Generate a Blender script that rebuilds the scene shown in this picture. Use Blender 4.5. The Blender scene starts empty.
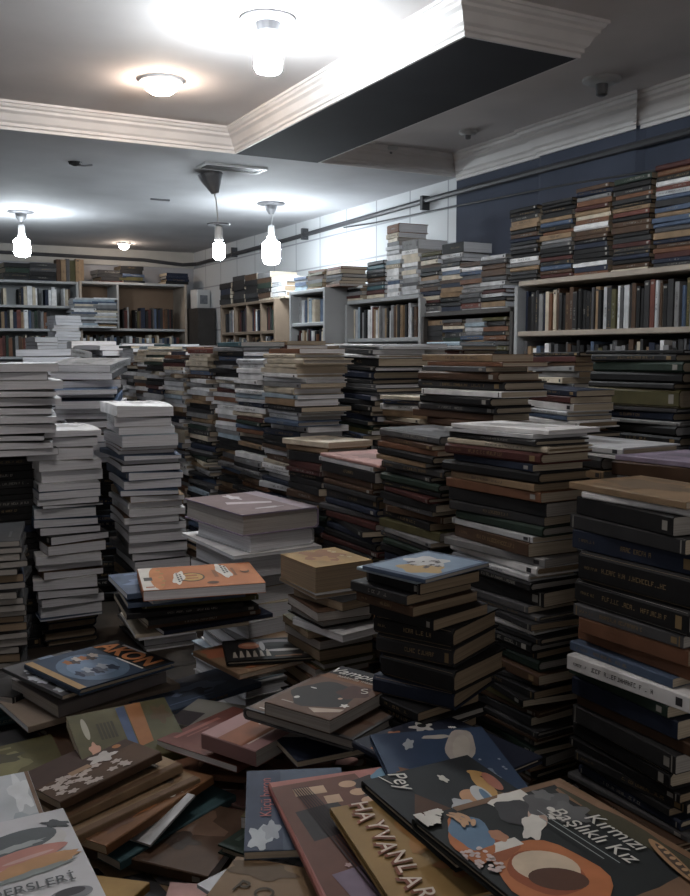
import bpy, math, random
from mathutils import Vector, Matrix
from mathutils.bvhtree import BVHTree
RND = random.Random(11)
COL = bpy.context.scene.collection
SC = bpy.context.scene

# ------------------------------------------------------------------ camera
EYE = Vector((0, 0, 1.6)); FPX = 930.0; YAW = math.radians(28); PIT = math.atan(96 / FPX)
s_, c_ = math.sin(YAW), math.cos(YAW)
HEAD = Vector((s_, c_, 0)); RIGHT = Vector((c_, -s_, 0))
FWD = Vector((s_ * math.cos(PIT), c_ * math.cos(PIT), -math.sin(PIT)))
UPV = Vector((s_ * math.sin(PIT), c_ * math.sin(PIT), math.cos(PIT)))
cam = bpy.data.cameras.new('camera'); camo = bpy.data.objects.new('camera', cam); COL.objects.link(camo)
cam.sensor_fit = 'HORIZONTAL'; cam.sensor_width = 36; cam.lens = FPX / 690 * 36
cam.clip_start = 0.02
camo.location = EYE; camo.rotation_euler = (math.pi / 2 - PIT, 0, -YAW)
SC.camera = camo
def ray(px, py): return FWD + RIGHT * ((px - 345) / FPX) + UPV * ((448 - py) / FPX)
def at_fwd(px, py, d):
    r = ray(px, py); return EYE + r * (d / r.dot(HEAD))
def at_z(px, py, z):
    r = ray(px, py); return EYE + r * ((z - EYE.z) / r.z)
def z_at(py, d): return at_fwd(345, py, d).z

# ------------------------------------------------------------------ materials
MATS = {}
def nodes(name):
    m = bpy.data.materials.new(name); m.use_nodes = True
    return m, m.node_tree, m.node_tree.nodes['Principled BSDF']
def mat(name, rgb, rough=0.6, var=0.25, scale=14.0, spec=0.35, bump=0.0, metal=0.0):
    if name in MATS: return MATS[name]
    m, t, b = nodes(name)
    tc = t.nodes.new('ShaderNodeTexCoord'); nz = t.nodes.new('ShaderNodeTexNoise')
    nz.inputs['Scale'].default_value = scale; nz.inputs['Detail'].default_value = 4
    t.links.new(tc.outputs['Object'], nz.inputs['Vector'])
    cr = t.nodes.new('ShaderNodeValToRGB')
    cr.color_ramp.elements[0].position = 0.3; cr.color_ramp.elements[1].position = 0.75
    cr.color_ramp.elements[0].color = (*[max(0, c * (1 - var)) for c in rgb], 1)
    cr.color_ramp.elements[1].color = (*[min(1, c * (1 + var)) for c in rgb], 1)
    t.links.new(nz.outputs['Fac'], cr.inputs['Fac']); t.links.new(cr.outputs['Color'], b.inputs['Base Color'])
    b.inputs['Roughness'].default_value = rough; b.inputs['Specular IOR Level'].default_value = spec
    b.inputs['Metallic'].default_value = metal
    if bump:
        bp = t.nodes.new('ShaderNodeBump'); bp.inputs['Strength'].default_value = bump; bp.inputs['Distance'].default_value = 0.01
        t.links.new(nz.outputs['Fac'], bp.inputs['Height']); t.links.new(bp.outputs['Normal'], b.inputs['Normal'])
    MATS[name] = m; return m
def page_mat(name, rgb):
    if name in MATS: return MATS[name]
    m, t, b = nodes(name)
    tc = t.nodes.new('ShaderNodeTexCoord'); sp = t.nodes.new('ShaderNodeMapping')
    sp.inputs['Scale'].default_value = (6, 6, 900)
    nz = t.nodes.new('ShaderNodeTexNoise'); nz.inputs['Scale'].default_value = 1.0; nz.inputs['Detail'].default_value = 3
    t.links.new(tc.outputs['Object'], sp.inputs['Vector']); t.links.new(sp.outputs['Vector'], nz.inputs['Vector'])
    cr = t.nodes.new('ShaderNodeValToRGB')
    cr.color_ramp.elements[0].position = 0.3; cr.color_ramp.elements[1].position = 0.62
    cr.color_ramp.elements[0].color = (*[c * 0.7 for c in rgb], 1); cr.color_ramp.elements[1].color = (*rgb, 1)
    t.links.new(nz.outputs['Fac'], cr.inputs['Fac']); t.links.new(cr.outputs['Color'], b.inputs['Base Color'])
    b.inputs['Roughness'].default_value = 0.9; b.inputs['Specular IOR Level'].default_value = 0.1
    MATS[name] = m; return m
def emit(name, rgb, strength):
    m, t, b = nodes(name)
    b.inputs['Base Color'].default_value = (0.9, 0.9, 0.9, 1)
    b.inputs['Emission Color'].default_value = (*rgb, 1); b.inputs['Emission Strength'].default_value = strength
    return m

PAL = {'black': (.011, .011, .012), 'charcoal': (.028, .028, .03), 'navy': (.016, .022, .042), 'slate-blue': (.07, .1, .16),
       'pale-blue': (.3, .37, .43), 'maroon': (.06, .02, .018), 'rust': (.15, .07, .04), 'brown': (.07, .04, .025), 'tan': (.24, .165, .1),
       'cream': (.5, .44, .35), 'white': (.7, .7, .71), 'grey': (.2, .2, .205), 'olive': (.075, .068, .03), 'dark-green': (.02, .034, .026),
       'teal': (.05, .1, .115), 'orange': (.3, .14, .06), 'mustard': (.3, .19, .07), 'pink': (.42, .25, .23), 'lilac': (.26, .22, .3),
       'brick-red': (.13, .045, .035), 'silver': (.46, .47, .49), 'dark-grey': (.075, .075, .08)}
def cover(c): return mat('cover_' + c, PAL[c], 0.6, 0.22, 22, .22)
PG = {'cream': page_mat('pages_cream', (.5, .43, .34)), 'white': page_mat('pages_white', (.73, .74, .78)), 'grey': page_mat('pages_grey', (.4, .38, .36)),
      'brown': page_mat('pages_brown', (.3, .23, .16))}
INKL = mat('ink_light', (.26, .25, .23), .6, .3, 30); INKD = mat('ink_dark', (.03, .03, .035), .6, .3, 30); INKG = mat('ink_gold', (.2, .14, .07), .5, .3, 30)

# ------------------------------------------------------------------ mesh helpers
def mesh_obj(name, verts, faces, mats, fm=None, parent=None):
    me = bpy.data.meshes.new(name); me.from_pydata([tuple(v) for v in verts], [], faces)
    for m in (mats if isinstance(mats, (list, tuple)) else [mats]): me.materials.append(m)
    if fm: me.polygons.foreach_set('material_index', fm)
    me.update()
    o = bpy.data.objects.new(name, me); COL.objects.link(o)
    if parent: o.parent = parent
    return o
class MB:
    def __init__(s): s.v = []; s.f = []; s.m = []
    def add(s, v, f, m=0):
        k = len(s.v); s.v += [tuple(x) for x in v]; s.f += [tuple(i + k for i in q) for q in f]
        s.m += [m] * len(f) if isinstance(m, int) else list(m)
        return s
    def box(s, x0, y0, z0, x1, y1, z1, m=0):
        v = [(x0, y0, z0), (x1, y0, z0), (x1, y1, z0), (x0, y1, z0), (x0, y0, z1), (x1, y0, z1), (x1, y1, z1), (x0, y1, z1)]
        return s.add(v, [(0, 3, 2, 1), (4, 5, 6, 7), (0, 1, 5, 4), (1, 2, 6, 5), (2, 3, 7, 6), (3, 0, 4, 7)], m)
    def bbox(s, x0, y0, z0, x1, y1, z1, b=0.003, m=0):   # box with softened edges
        v = []; f = []
        for z, i in ((z0, b), (z0 + b, 0), (z1 - b, 0), (z1, b)):
            v += [(x0 + i, y0 + i + (0 if i else b), z), (x0 + i + (0 if i else b), y0 + i, z), (x1 - i - (0 if i else b), y0 + i, z), (x1 - i, y0 + i + (0 if i else b), z),
                  (x1 - i, y1 - i - (0 if i else b), z), (x1 - i - (0 if i else b), y1 - i, z), (x0 + i + (0 if i else b), y1 - i, z), (x0 + i, y1 - i - (0 if i else b), z)]
        for r in range(3):
            for k in range(8): f.append((r * 8 + k, r * 8 + (k + 1) % 8, r * 8 + 8 + (k + 1) % 8, r * 8 + 8 + k))
        f.append(tuple(range(7, -1, -1))); f.append(tuple(range(24, 32)))
        return s.add(v, f, m)
    def lathe(s, prof, c=(0, 0, 0), n=20, m=0, axis=None):
        v = []; f = []
        for r, z in prof:
            for k in range(n):
                a = 2 * math.pi * k / n; v.append(Vector((r * math.cos(a), r * math.sin(a), z)))
        if axis is not None:
            q = Vector((0, 0, 1)).rotation_difference(Vector(axis)); v = [q @ x for x in v]
        v = [x + Vector(c) for x in v]
        for i in range(len(prof) - 1):
            for k in range(n): f.append((i * n + k, i * n + (k + 1) % n, (i + 1) * n + (k + 1) % n, (i + 1) * n + k))
        f.append(tuple(range(n - 1, -1, -1))); f.append(tuple((len(prof) - 1) * n + k for k in range(n)))
        return s.add(v, f, m)
    def tube(s, pts, r, n=8, m=0):
        pts = [Vector(p) for p in pts]; v = []; f = []
        for i, p in enumerate(pts):
            d = (pts[min(i + 1, len(pts) - 1)] - pts[max(i - 1, 0)]).normalized()
            a = d.orthogonal().normalized() if abs(d.z) > .99 else d.cross(Vector((0, 0, 1))).normalized()
            b = d.cross(a)
            for k in range(n):
                t = 2 * math.pi * k / n; v.append(p + a * r * math.cos(t) + b * r * math.sin(t))
        for i in range(len(pts) - 1):
            for k in range(n): f.append((i * n + k, (i + 1) * n + k, (i + 1) * n + (k + 1) % n, i * n + (k + 1) % n))
        f.append(tuple(range(n))); f.append(tuple((len(pts) - 1) * n + k for k in range(n - 1, -1, -1)))
        return s.add(v, f, m)
    def sweep(s, prof, p0, p1, out, m=0, e0=0, e1=0):
        """a moulding profile [(projection, height)] run from p0 to p1; e0/e1 lengthen each end with the projection (mitre)"""
        p0, p1, out = Vector(p0), Vector(p1), Vector(out); d = (p1 - p0).normalized(); n = len(prof); v = []
        for p, e in ((p0, -e0), (p1, e1)):
            for a, z in prof: v.append(p + out * a + Vector((0, 0, z)) + d * (a * e))
        f = [(i, (i + 1) % n, n + (i + 1) % n, n + i) for i in range(n)] + [tuple(range(n - 1, -1, -1)), tuple(range(n, 2 * n))]
        return s.add(v, f, m)
    def build(s, name, mats, parent=None): return mesh_obj(name, s.v, s.f, mats, s.m, parent)
def tag(o, label=None, cat=None, group=None, kind=None):
    if label: o['label'] = label
    if cat: o['category'] = cat
    if group: o['group'] = group
    if kind: o['kind'] = kind
    return o
def empty(name, loc, rz, label, cat, group=None):
    o = bpy.data.objects.new(name, None); COL.objects.link(o); o.location = loc; o.rotation_euler = (0, 0, rz); o.empty_display_size = .05
    return tag(o, label, cat, group)
def structure(o): o['kind'] = 'structure'; return o

# ------------------------------------------------------------------ the room
S = 1.25
XW, YB = 2.99, 8.75            # right wall, back wall
ZR, ZN = 2.55, 2.66            # rear ceiling (and beam undersides), near ceiling
def wallmat(name, rgb, var, scale, rough=.85, bump=.08): return mat(name, rgb, rough, var, scale, .2, bump)
M_ceil = wallmat('ceiling_paint', (.62, .58, .57), .06, 3)
M_ceil_r = wallmat('rear_ceiling_paint', (.5, .5, .52), .12, 2.2)
M_dark = wallmat('dark_soffit', (.035, .036, .042), .12, 3)  # one even dark grey over the whole beam
M_blue = wallmat('blue_wall_paint', (.06, .07, .1), .14, 3)
M_trim = mat('moulding_paint', (.66, .63, .62), .5, .06, 8)
M_floor = mat('floor_dark_tiles', (.05, .045, .04), .6, .3, 5)
def block_mat():
    m, t, b = nodes('white_block_wall')
    tc = t.nodes.new('ShaderNodeTexCoord'); mp = t.nodes.new('ShaderNodeMapping'); mp.inputs['Rotation'].default_value = (math.pi / 2, 0, math.pi / 2)
    sx = t.nodes.new('ShaderNodeSeparateXYZ'); cx = t.nodes.new('ShaderNodeCombineXYZ')
    t.links.new(tc.outputs['Object'], sx.inputs[0]); t.links.new(sx.outputs['Y'], cx.inputs['X']); t.links.new(sx.outputs['Z'], cx.inputs['Y'])
    bk = t.nodes.new('ShaderNodeTexBrick'); t.nodes.remove(mp)
    bk.inputs['Color1'].default_value = (.6, .61, .63, 1); bk.inputs['Color2'].default_value = (.54, .56, .58, 1); bk.inputs['Mortar'].default_value = (.3, .31, .34, 1)
    bk.inputs['Scale'].default_value = 1; bk.inputs['Brick Width'].default_value = .4; bk.inputs['Row Height'].default_value = .2; bk.inputs['Mortar Size'].default_value = .006
    bk.offset = 0
    t.links.new(cx.outputs[0], bk.inputs['Vector']); t.links.new(bk.outputs['Color'], b.inputs['Base Color']); b.inputs['Roughness'].default_value = .6
    return m
M_block = block_mat()
M_back = wallmat('back_wall_paint', (.34, .34, .36), .12, 2)
structure(MB().box(-3.2, -1.2, -.1, XW + .2, YB + .2, 0).build('floor', M_floor))
YT = 4.32                  # transverse beam
structure(MB().box(XW, YT, 0, XW + .15, YB, 2.9).build('wall_right_rear', M_block))
structure(MB().box(XW, -1.2, 0, XW + .15, YT, 2.9).build('wall_right', M_blue))
structure(MB().box(-3.2, YB, 0, XW + .15, YB + .15, 2.9).build('wall_back', M_back))
structure(MB().box(-3.3, -1.2, 0, -3.2, YB, 2.9).build('wall_left_unseen', M_back))  # unseen side, added to block fill light on the spines
structure(MB().box(-3.2, -1.2, ZN, XW, YT + .1, ZN + .08).build('ceiling', M_ceil))
structure(MB().box(-3.2, YT, ZR, XW, YB, ZR + .1).build('ceiling_rear', M_ceil_r))
BX0, BX1, BY0 = 1.70, 2.14, 2.42
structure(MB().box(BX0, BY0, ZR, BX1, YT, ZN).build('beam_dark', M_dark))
PROF = [(0, 0), (.012, 0), (.012, .012), (.022, .016), (.022, .028), (.034, .036), (.05, .062), (.066, .072), (.066, .082), (.078, .088), (.084, .098), (.092, .1), (.092, .11), (0, .11)]
PROF = [(a * .8, z) for a, z in PROF]
b = MB(); b.sweep(PROF, (BX0, YT, ZR), (BX0, BY0, ZR), (-1, 0, 0), e0=-1, e1=1)
b.sweep(PROF, (BX0, BY0, ZR), (BX1, BY0, ZR), (0, -1, 0), e0=1, e1=1)
b.sweep(PROF, (BX1, BY0, ZR), (BX1, YT, ZR), (1, 0, 0), e0=1, e1=-1)
structure(b.build('trim_beam', M_trim))
b = MB(); b.sweep(PROF, (-3.2, YT, ZR), (BX0, YT, ZR), (0, -1, 0), e1=-1)
b.sweep(PROF, (BX1, YT, ZR), (XW, YT, ZR), (0, -1, 0), e0=-1, e1=-1)
structure(b.build('trim_crossbeam', M_trim))
PY0, PY1, PXO = 2.98, 3.59, .02      # shallow pier on the blue wall
pp = [(XW + .001, PY0 - .04), (XW - PXO, PY0), (XW - PXO, PY1), (XW + .001, PY1 + .04)]
structure(mesh_obj('pillar_wall', [(x, y, z) for z in (0, ZN) for x, y in pp], [(0, 1, 2, 3), (7, 6, 5, 4), (4, 5, 1, 0), (5, 6, 2, 1), (6, 7, 3, 2), (7, 4, 0, 3)], M_blue))
b = MB(); zc = ZN - .13; P2 = [(a * 1.25, z * 1.18) for a, z in PROF]
b.sweep(P2, (XW, YT, zc), (XW, PY1, zc), (-1, 0, 0), e0=-1)
b.sweep(P2, (XW - PXO, PY1, zc), (XW - PXO, PY0, zc), (-1, 0, 0), e0=1, e1=1)
b.sweep(P2, (XW, PY0, zc), (XW, -1.2, zc), (-1, 0, 0))
structure(b.build('trim_wall_right', M_trim))
M_pipe = mat('dark_pipe', (.05, .05, .055), .5, .2, 8)
b = MB(); b.tube([(XW - .03, 2.2, 2.462), (XW - .03, 4.5, 2.462), (XW - .03, 6.5, 2.44), (XW - .03, YB - .2, 2.43), (XW - .12, YB - .04, 2.43), (XW - .5, YB - .03, 2.46), (1.2, YB - .03, 2.47)], .016)
p = b.build('conduit_pipe', M_pipe); tag(p, 'dark conduit pipe running along the white block wall', 'pipe')
b2 = MB()
for y in (4.6, 6.2, 7.6): MB().box(XW - .05, y - .012, 2.41, XW, y + .012, 2.49).build('bracket', M_pipe, p)
tag(MB().tube([(XW - .02, 2.6, 2.33), (XW - .02, 3.4, 2.37), (XW - .02, 4.4, 2.395), (XW - .02, 5.2, 2.41), (XW - .02, 5.6, 2.428)], .005).build('cable', M_pipe), 'thin black cable drooping below the pipe on the wall', 'cable')
b = MB().box(-3.2, YB - .02, 2.40, XW, YB, ZR); structure(b.build('trim_back', mat('pale_trim', (.42, .4, .37), .6, .1, 5)))

# ------------------------------------------------------------------ lamps and ceiling fittings
COLD = (.86, .95, 1.0); WARM = (1.0, .8, .64)
M_plastic = mat('white_plastic', (.5, .5, .5), .45, .05, 9); M_metal = mat('grey_metal', (.2, .2, .21), .4, .15, 9, metal=.6); M_blk = mat('black_plastic', (.02, .02, .022), .5, .2, 9)
def bulb_prof(r, h): return [(r * .45, 0), (r * .5, -h * .1), (r, -h * .22), (r, -h * .8), (r * .85, -h * .93), (r * .4, -h)]
def hanging(label, px, cpy, bpy_top, bpy_bot, fwd, zc, strength, rgb, tilt=False, plate=False, r=.032, bx=0):
    top = at_fwd(px, cpy, fwd); top.z = zc
    t = empty('pendant_bulb', top, 0, label, 'ceiling lamp')
    zt = z_at(bpy_top, fwd) - zc; zb = z_at(bpy_bot, fwd) - zc; bo = at_fwd(px + bx, cpy, fwd) - at_fwd(px, cpy, fwd)
    X, Y = bo.x, bo.y
    k = MB()
    if tilt: k.lathe([(.07, 0), (.065, -.02), (.03, -.09), (.02, -.11)], (0, 0, 0), 16, axis=Vector((-.25, .05, 1)).normalized())
    else: k.lathe([(.09, 0), (.09, -.008), (.04, -.014), (.035, -.04), (.015, -.07)], (0, 0, 0), 20)
    k.build('canopy', M_metal, t)
    MB().tube([(0, 0, -.02), (X * .5 + .01, Y * .5, zt * .4), (X, Y, zt + .05)], .004, 6).build('cord', M_plastic, t)
    k = MB().lathe([(.014, .075), (.02, .07), (.022, .03), (.024, -.002)], (X, Y, zt), 14)
    k.build('socket', M_plastic, t)
    if plate: MB().lathe([(.06, .078), (.062, .085), (.02, .09)], (X, Y, zt), 18).build('shade_ring', M_metal, t)
    MB().lathe(bulb_prof(r, zt - zb), (X, Y, zt), 18).build('bulb', emit('bulb_glow', rgb, strength), t)
    return t
K = 1.0
hanging('glowing bare bulb hanging above the pale back bookcase', 21, 215, 236, 257, 6.45, ZR, 110 * K, COLD, r=.055)
hanging('bare bulb hanging by a crooked canopy in front of the ceiling vent', 210, 178, 240, 260, 5.08, ZR, 60 * K, COLD, tilt=True, plate=True, bx=8)
hanging('glowing bare bulb hanging close to the white block wall', 271, 207, 237, 265, 6.1, ZR, 90 * K, COLD, r=.058)
hanging('brightest bare bulb hung close under the high ceiling by the moulded beam', 268, 34, 47, 74, 3.1, ZN, 260 * K, COLD, r=.045)
def flush(label, px, py, zc, strength, rgb, r=.09, p=None, deep=False):
    p = p or at_z(px, py, zc); t = empty('ceiling_spotlight', p, 0, label, 'ceiling lamp')
    MB().lathe([(r, 0), (r, -.01), (r * .8, -.016)], n=24).build('trim_ring', M_plastic, t)
    g = [(r * .75, -.017), (r * .95, -.045), (r, -.075), (r * .85, -.115), (r * .4, -.14)] if deep else [(r * .75, -.017), (r * .72, -.035), (r * .5, -.05), (r * .2, -.056)]
    MB().lathe(g, n=24).build('diffuser', emit('spot_glow', rgb, strength), t)
flush('round warm ceiling light glowing on the high ceiling before the crossbeam', 161, 80, ZN, 110 * K, WARM, .085)
added_lamp_above_heap = (.42, 1.25)
def flush_at(label, x, y, zc, strength, rgb, r=.085):
    px = Vector((x, y, zc)); flush(label, 0, 0, zc, strength, rgb, r, px, True)

flush_at('unseen round ceiling light added above the picture-book heap', *added_lamp_above_heap, ZN, 46 * K, (1.0, .94, .88), .075)  # unseen, added above the frame to brighten heap and page ends
flush_at('unseen cold fill light added over the aisle beside the white textbook towers', -.5, 3.1, ZN, 45 * K, (.93, .96, 1.0))  # unseen, added off frame to brighten the central columns
flush('small round ceiling light glowing on the rear ceiling over the back shelves', 124, 243, ZR, 60 * K, WARM, .06)
# vent
p = at_z(232, 167, ZR); t = empty('ceiling_vent', p, 0, 'long dark slotted air vent set in the rear ceiling', 'vent')
b = MB(); b.box(-.17, -.07, -.012, .17, -.055, 0); b.box(-.17, .055, -.012, .17, .07, 0); b.box(-.17, -.055, -.012, -.155, .055, 0); b.box(.155, -.055, -.012, .17, .055, 0); b.build('frame', M_plastic, t)
b = MB()
for k in range(6): b.box(-.155, -.05 + k * .018, -.009, .155, -.042 + k * .018, -.002)
b.build('slat', M_metal, t); MB().box(-.155, -.055, -.0015, .155, .055, 0).build('backing', M_blk, t)
p = at_z(75, 162, ZR); t = empty('ceiling_hook', p, 0, 'small dark torn fitting on the rear ceiling before the far bulb', 'ceiling fitting')
MB().lathe([(.035, 0), (.03, -.012), (.008, -.02)], n=12).build('cap', M_blk, t); MB().tube([(0, 0, -.015), (.05, .01, -.012), (.09, .02, -.004)], .005, 6).build('wire', M_metal, t)
p = at_z(160, 199, ZR); tag(MB().box(-.06, -.01, -.01, .06, .01, 0).build('junction_strip', M_metal), 'small grey strip fixed flat on the rear ceiling', 'ceiling fitting').location = p
for px, py, lab, z in ((602, 79, 'round white detector with a stub on the grey ceiling beside the beam', ZN), (468, 131, 'small ceiling fitting over the corner of the blue wall', ZN), (390, 147, 'smallest ceiling fitting beside the dark beam near the crossbeam', ZN)):
    p = at_z(px, py, z); t = empty('smoke_detector', p, 0, lab, 'detector')
    q = 1 if px > 600 else .6
    MB().lathe([(.075 * q, 0), (.075 * q, -.01), (.05 * q, -.02)], n=20).build('base', M_plastic, t); MB().lathe([(.024 * q, -.018), (.022 * q, -.06 * q), (.012 * q, -.066 * q)], n=14).build('sensor', M_metal, t)

# ------------------------------------------------------------------ books: geometry
def book_geo(L, W, T, style, bend=0.0, curl=0.0, seed=0, simple=False, letters=True, rot=False):
    """cover (verts, faces, material index 0 cover 1 lettering) and pages; spine along x on the -y side, z from 0 to T"""
    r = random.Random(seed)
    hard = style == 'hard'
    c = .0028 if hard else .0009
    ins = .004 if hard else .0006
    nx = 2 if simple else 7
    rs = 0 if simple else (min(T * .22, .006) if hard else min(T * .1, .0015))
    h, w = L / 2, W / 2
    out = [(w, T), (-w + rs, T), (-w, T - rs), (-w, rs), (-w + rs, 0), (w, 0)] if rs else [(w, T), (-w, T), (-w, 0), (w, 0)]
    inn = [(w, T - c), (-w + c + rs, T - c), (-w + c, T - c - rs), (-w + c, c + rs), (-w + c + rs, c), (w, c)] if rs else [(w, T - c), (-w + c, T - c), (-w + c, c), (w, c)]
    n = len(out); ring = out + inn[::-1]; m = len(ring)
    def zz(x, y, z):
        q = x / h
        e = max(0, abs(q) - .45) / .55
        k = max(0, (y / w + .2) / 1.2)
        return z + bend * q * q + curl * (1 if q > 0 else .3) * e * e * k * (z / T)
    v = []
    for i in range(nx):
        x = -h + L * i / (nx - 1)
        v += [(x, y, zz(x, y, z)) for y, z in ring]
    f = []
    for i in range(nx - 1):
        for k in range(m): f.append((i * m + k, i * m + (k + 1) % m, (i + 1) * m + (k + 1) % m, (i + 1) * m + k))
    for i, fl in ((0, True), (nx - 1, False)):
        for k in range(n - 1):
            q = (i * m + k, i * m + k + 1, i * m + m - 2 - k, i * m + m - 1 - k)
            f.append(q[::-1] if fl else q)
    fm = [0] * len(f)
    if letters and not simple and T > .009:
        def quad(x0, x1, z0, z1):
            k = len(v); y = -w - .0004
            v.extend([(x0, y, zz(x0, y, z0)), (x1, y, zz(x1, y, z0)), (x1, y, zz(x1, y, z1)), (x0, y, zz(x0, y, z1))]); f.append((k, k + 1, k + 2, k + 3)); fm.append(1)
        def words(a, b_, zc, hh):
            x = a
            hh *= .8
            while x < b_:
                q = hh * r.uniform(.55, .85); e = q * .78; s1 = q * .2; lo, hi = zc - hh / 2, zc + hh / 2
                k_ = r.random()
                if r.random() < .84:
                    if k_ < .8: quad(x, x + s1, lo, hi)
                    if k_ < .3 or k_ > .9: quad(x + e - s1, x + e, lo, hi)
                    if .15 < k_ < .7: quad(x + s1, x + e, hi - hh * .18, hi)
                    if k_ > .45: quad(x + s1, x + e, lo, lo + hh * .18)
                    if k_ < .5: quad(x + s1, x + e - s1, zc - hh * .09, zc + hh * .09)
                x += q
        st = r.random(); fh = min(.0085, T * .4)
        if st < .38: words(-h * r.uniform(.1, .6), h * r.uniform(.1, .7), T * .52, fh)
        if st < .2: words(-h * .88, -h * .62, T * .5, fh * .6)
        if r.random() < .3: quad(h * .8, h * .9, T * .25, T * .75)
        if r.random() < .2: quad(-h * .95, -h * .93, rs, T - rs); quad(h * .93, h * .95, rs, T - rs)
    # pages
    pv = []; px = L / 2 - ins; y1 = w - ins; y0 = -w + c
    pr = [(y0, c), (y1, c), (y1 - (.0 if simple else .002 if hard else .0), T / 2), (y1, T - c), (y0, T - c)]
    for i in range(nx):
        x = -px + 2 * px * i / (nx - 1)
        pv += [(x, y, zz(x, y, z)) for y, z in pr]
    pf = []
    for i in range(nx - 1):
        for k in range(5): pf.append((i * 5 + k, (i + 1) * 5 + k, (i + 1) * 5 + (k + 1) % 5, i * 5 + (k + 1) % 5)[::-1])
    pf.append((0, 1, 2, 3, 4)[::-1]); pf.append(tuple((nx - 1) * 5 + k for k in range(5)))
    if rot:
        v = [(y, -x, z) for x, y, z in v]; pv = [(y, -x, z) for x, y, z in pv]
    return v, f, fm, pv, pf

BOOKS = []      # every stacked or shelved book waits here until the camera has been asked which ones show
def spec(M, L, W, T, kind, style, col, page, label, cat='book', group=None, bend=0, curl=0, art=None):
    BOOKS.append(dict(M=M, L=L, W=W, T=T, kind=kind, style=style, col=col, page=page, label=label, cat=cat, group=group, bend=bend, curl=curl, art=art, seed=RND.random()))
ORD = ['topmost', 'second', 'third', 'fourth', 'fifth', 'sixth', 'seventh', 'eighth', 'ninth', 'tenth', 'eleventh', 'twelfth', 'thirteenth', 'fourteenth', 'fifteenth', 'sixteenth', 'seventeenth', 'eighteenth', 'nineteenth']
TENS = {20: 'twent', 30: 'thirt', 40: 'fort', 50: 'fift', 60: 'sixt', 70: 'sevent', 80: 'eight', 90: 'ninet'}
def ordinal(i):
    n = i + 1
    if n < 20: return ORD[i]
    t = n // 10 * 10; u = n % 10
    return TENS[t] + 'ieth' if u == 0 else TENS[t] + 'y-' + ('first' if u == 1 else ORD[u - 1])
PROFILE = {
    'dark': 'black*9 charcoal*7 navy*5 brown*5 maroon*3 dark-green*3 dark-grey*4 olive*2 rust*2 grey*2 white*1 cream*1 slate-blue*1 teal*1',
    'mixed': 'black*5 charcoal*4 navy*3 brown*4 maroon*2 dark-green*1 dark-grey*4 grey*4 cream*5 white*4 tan*3 rust*2 slate-blue*2 silver*3 brick-red*1 pale-blue*1',
    'pale': 'white*8 silver*8 cream*7 grey*5 tan*4 dark-grey*3 black*3 charcoal*2 navy*2 brown*3 rust*3 slate-blue*2 pale-blue*2 maroon*1',
    'black': 'black*4 charcoal*2 navy*1',
    'tower': 'white*3 silver*3 grey*3 dark-grey*5 slate-blue*3 charcoal*4 brown*1 tan*1 pale-blue*1',  # darker covers stand in for shadow lines between textbooks
    'light': 'white*6 silver*4 cream*3 pale-blue*2 grey*3 dark-grey*1 tan*1 slate-blue*1',
    'shelf': 'black*9 charcoal*6 navy*4 brown*5 maroon*2 dark-grey*4 grey*3 white*3 cream*2 rust*2 tan*2 slate-blue*2 silver*2 olive*1 brick-red*1',
    'brown': 'brown*4 olive*2 tan*2 charcoal*3 black*2 rust*2 dark-grey*2',
    'cover': 'rust*3 mustard*2 pink*2 slate-blue*2 navy*3 brown*4 black*3 charcoal*3 olive*2 teal*2 dark-green*2 tan*3 grey*3 cream*1 white*1 brick-red*1'}
PROFILE = {k: [c for w in v.split() for c in [w.split('*')[0]] * int(w.split('*')[1])] for k, v in PROFILE.items()}
KINDWORD = {'paperback': 'paperback', 'hardcover_book': 'hardcover book', 'textbook': 'textbook', 'picture_book': 'picture book', 'magazine': 'magazine'}
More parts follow.
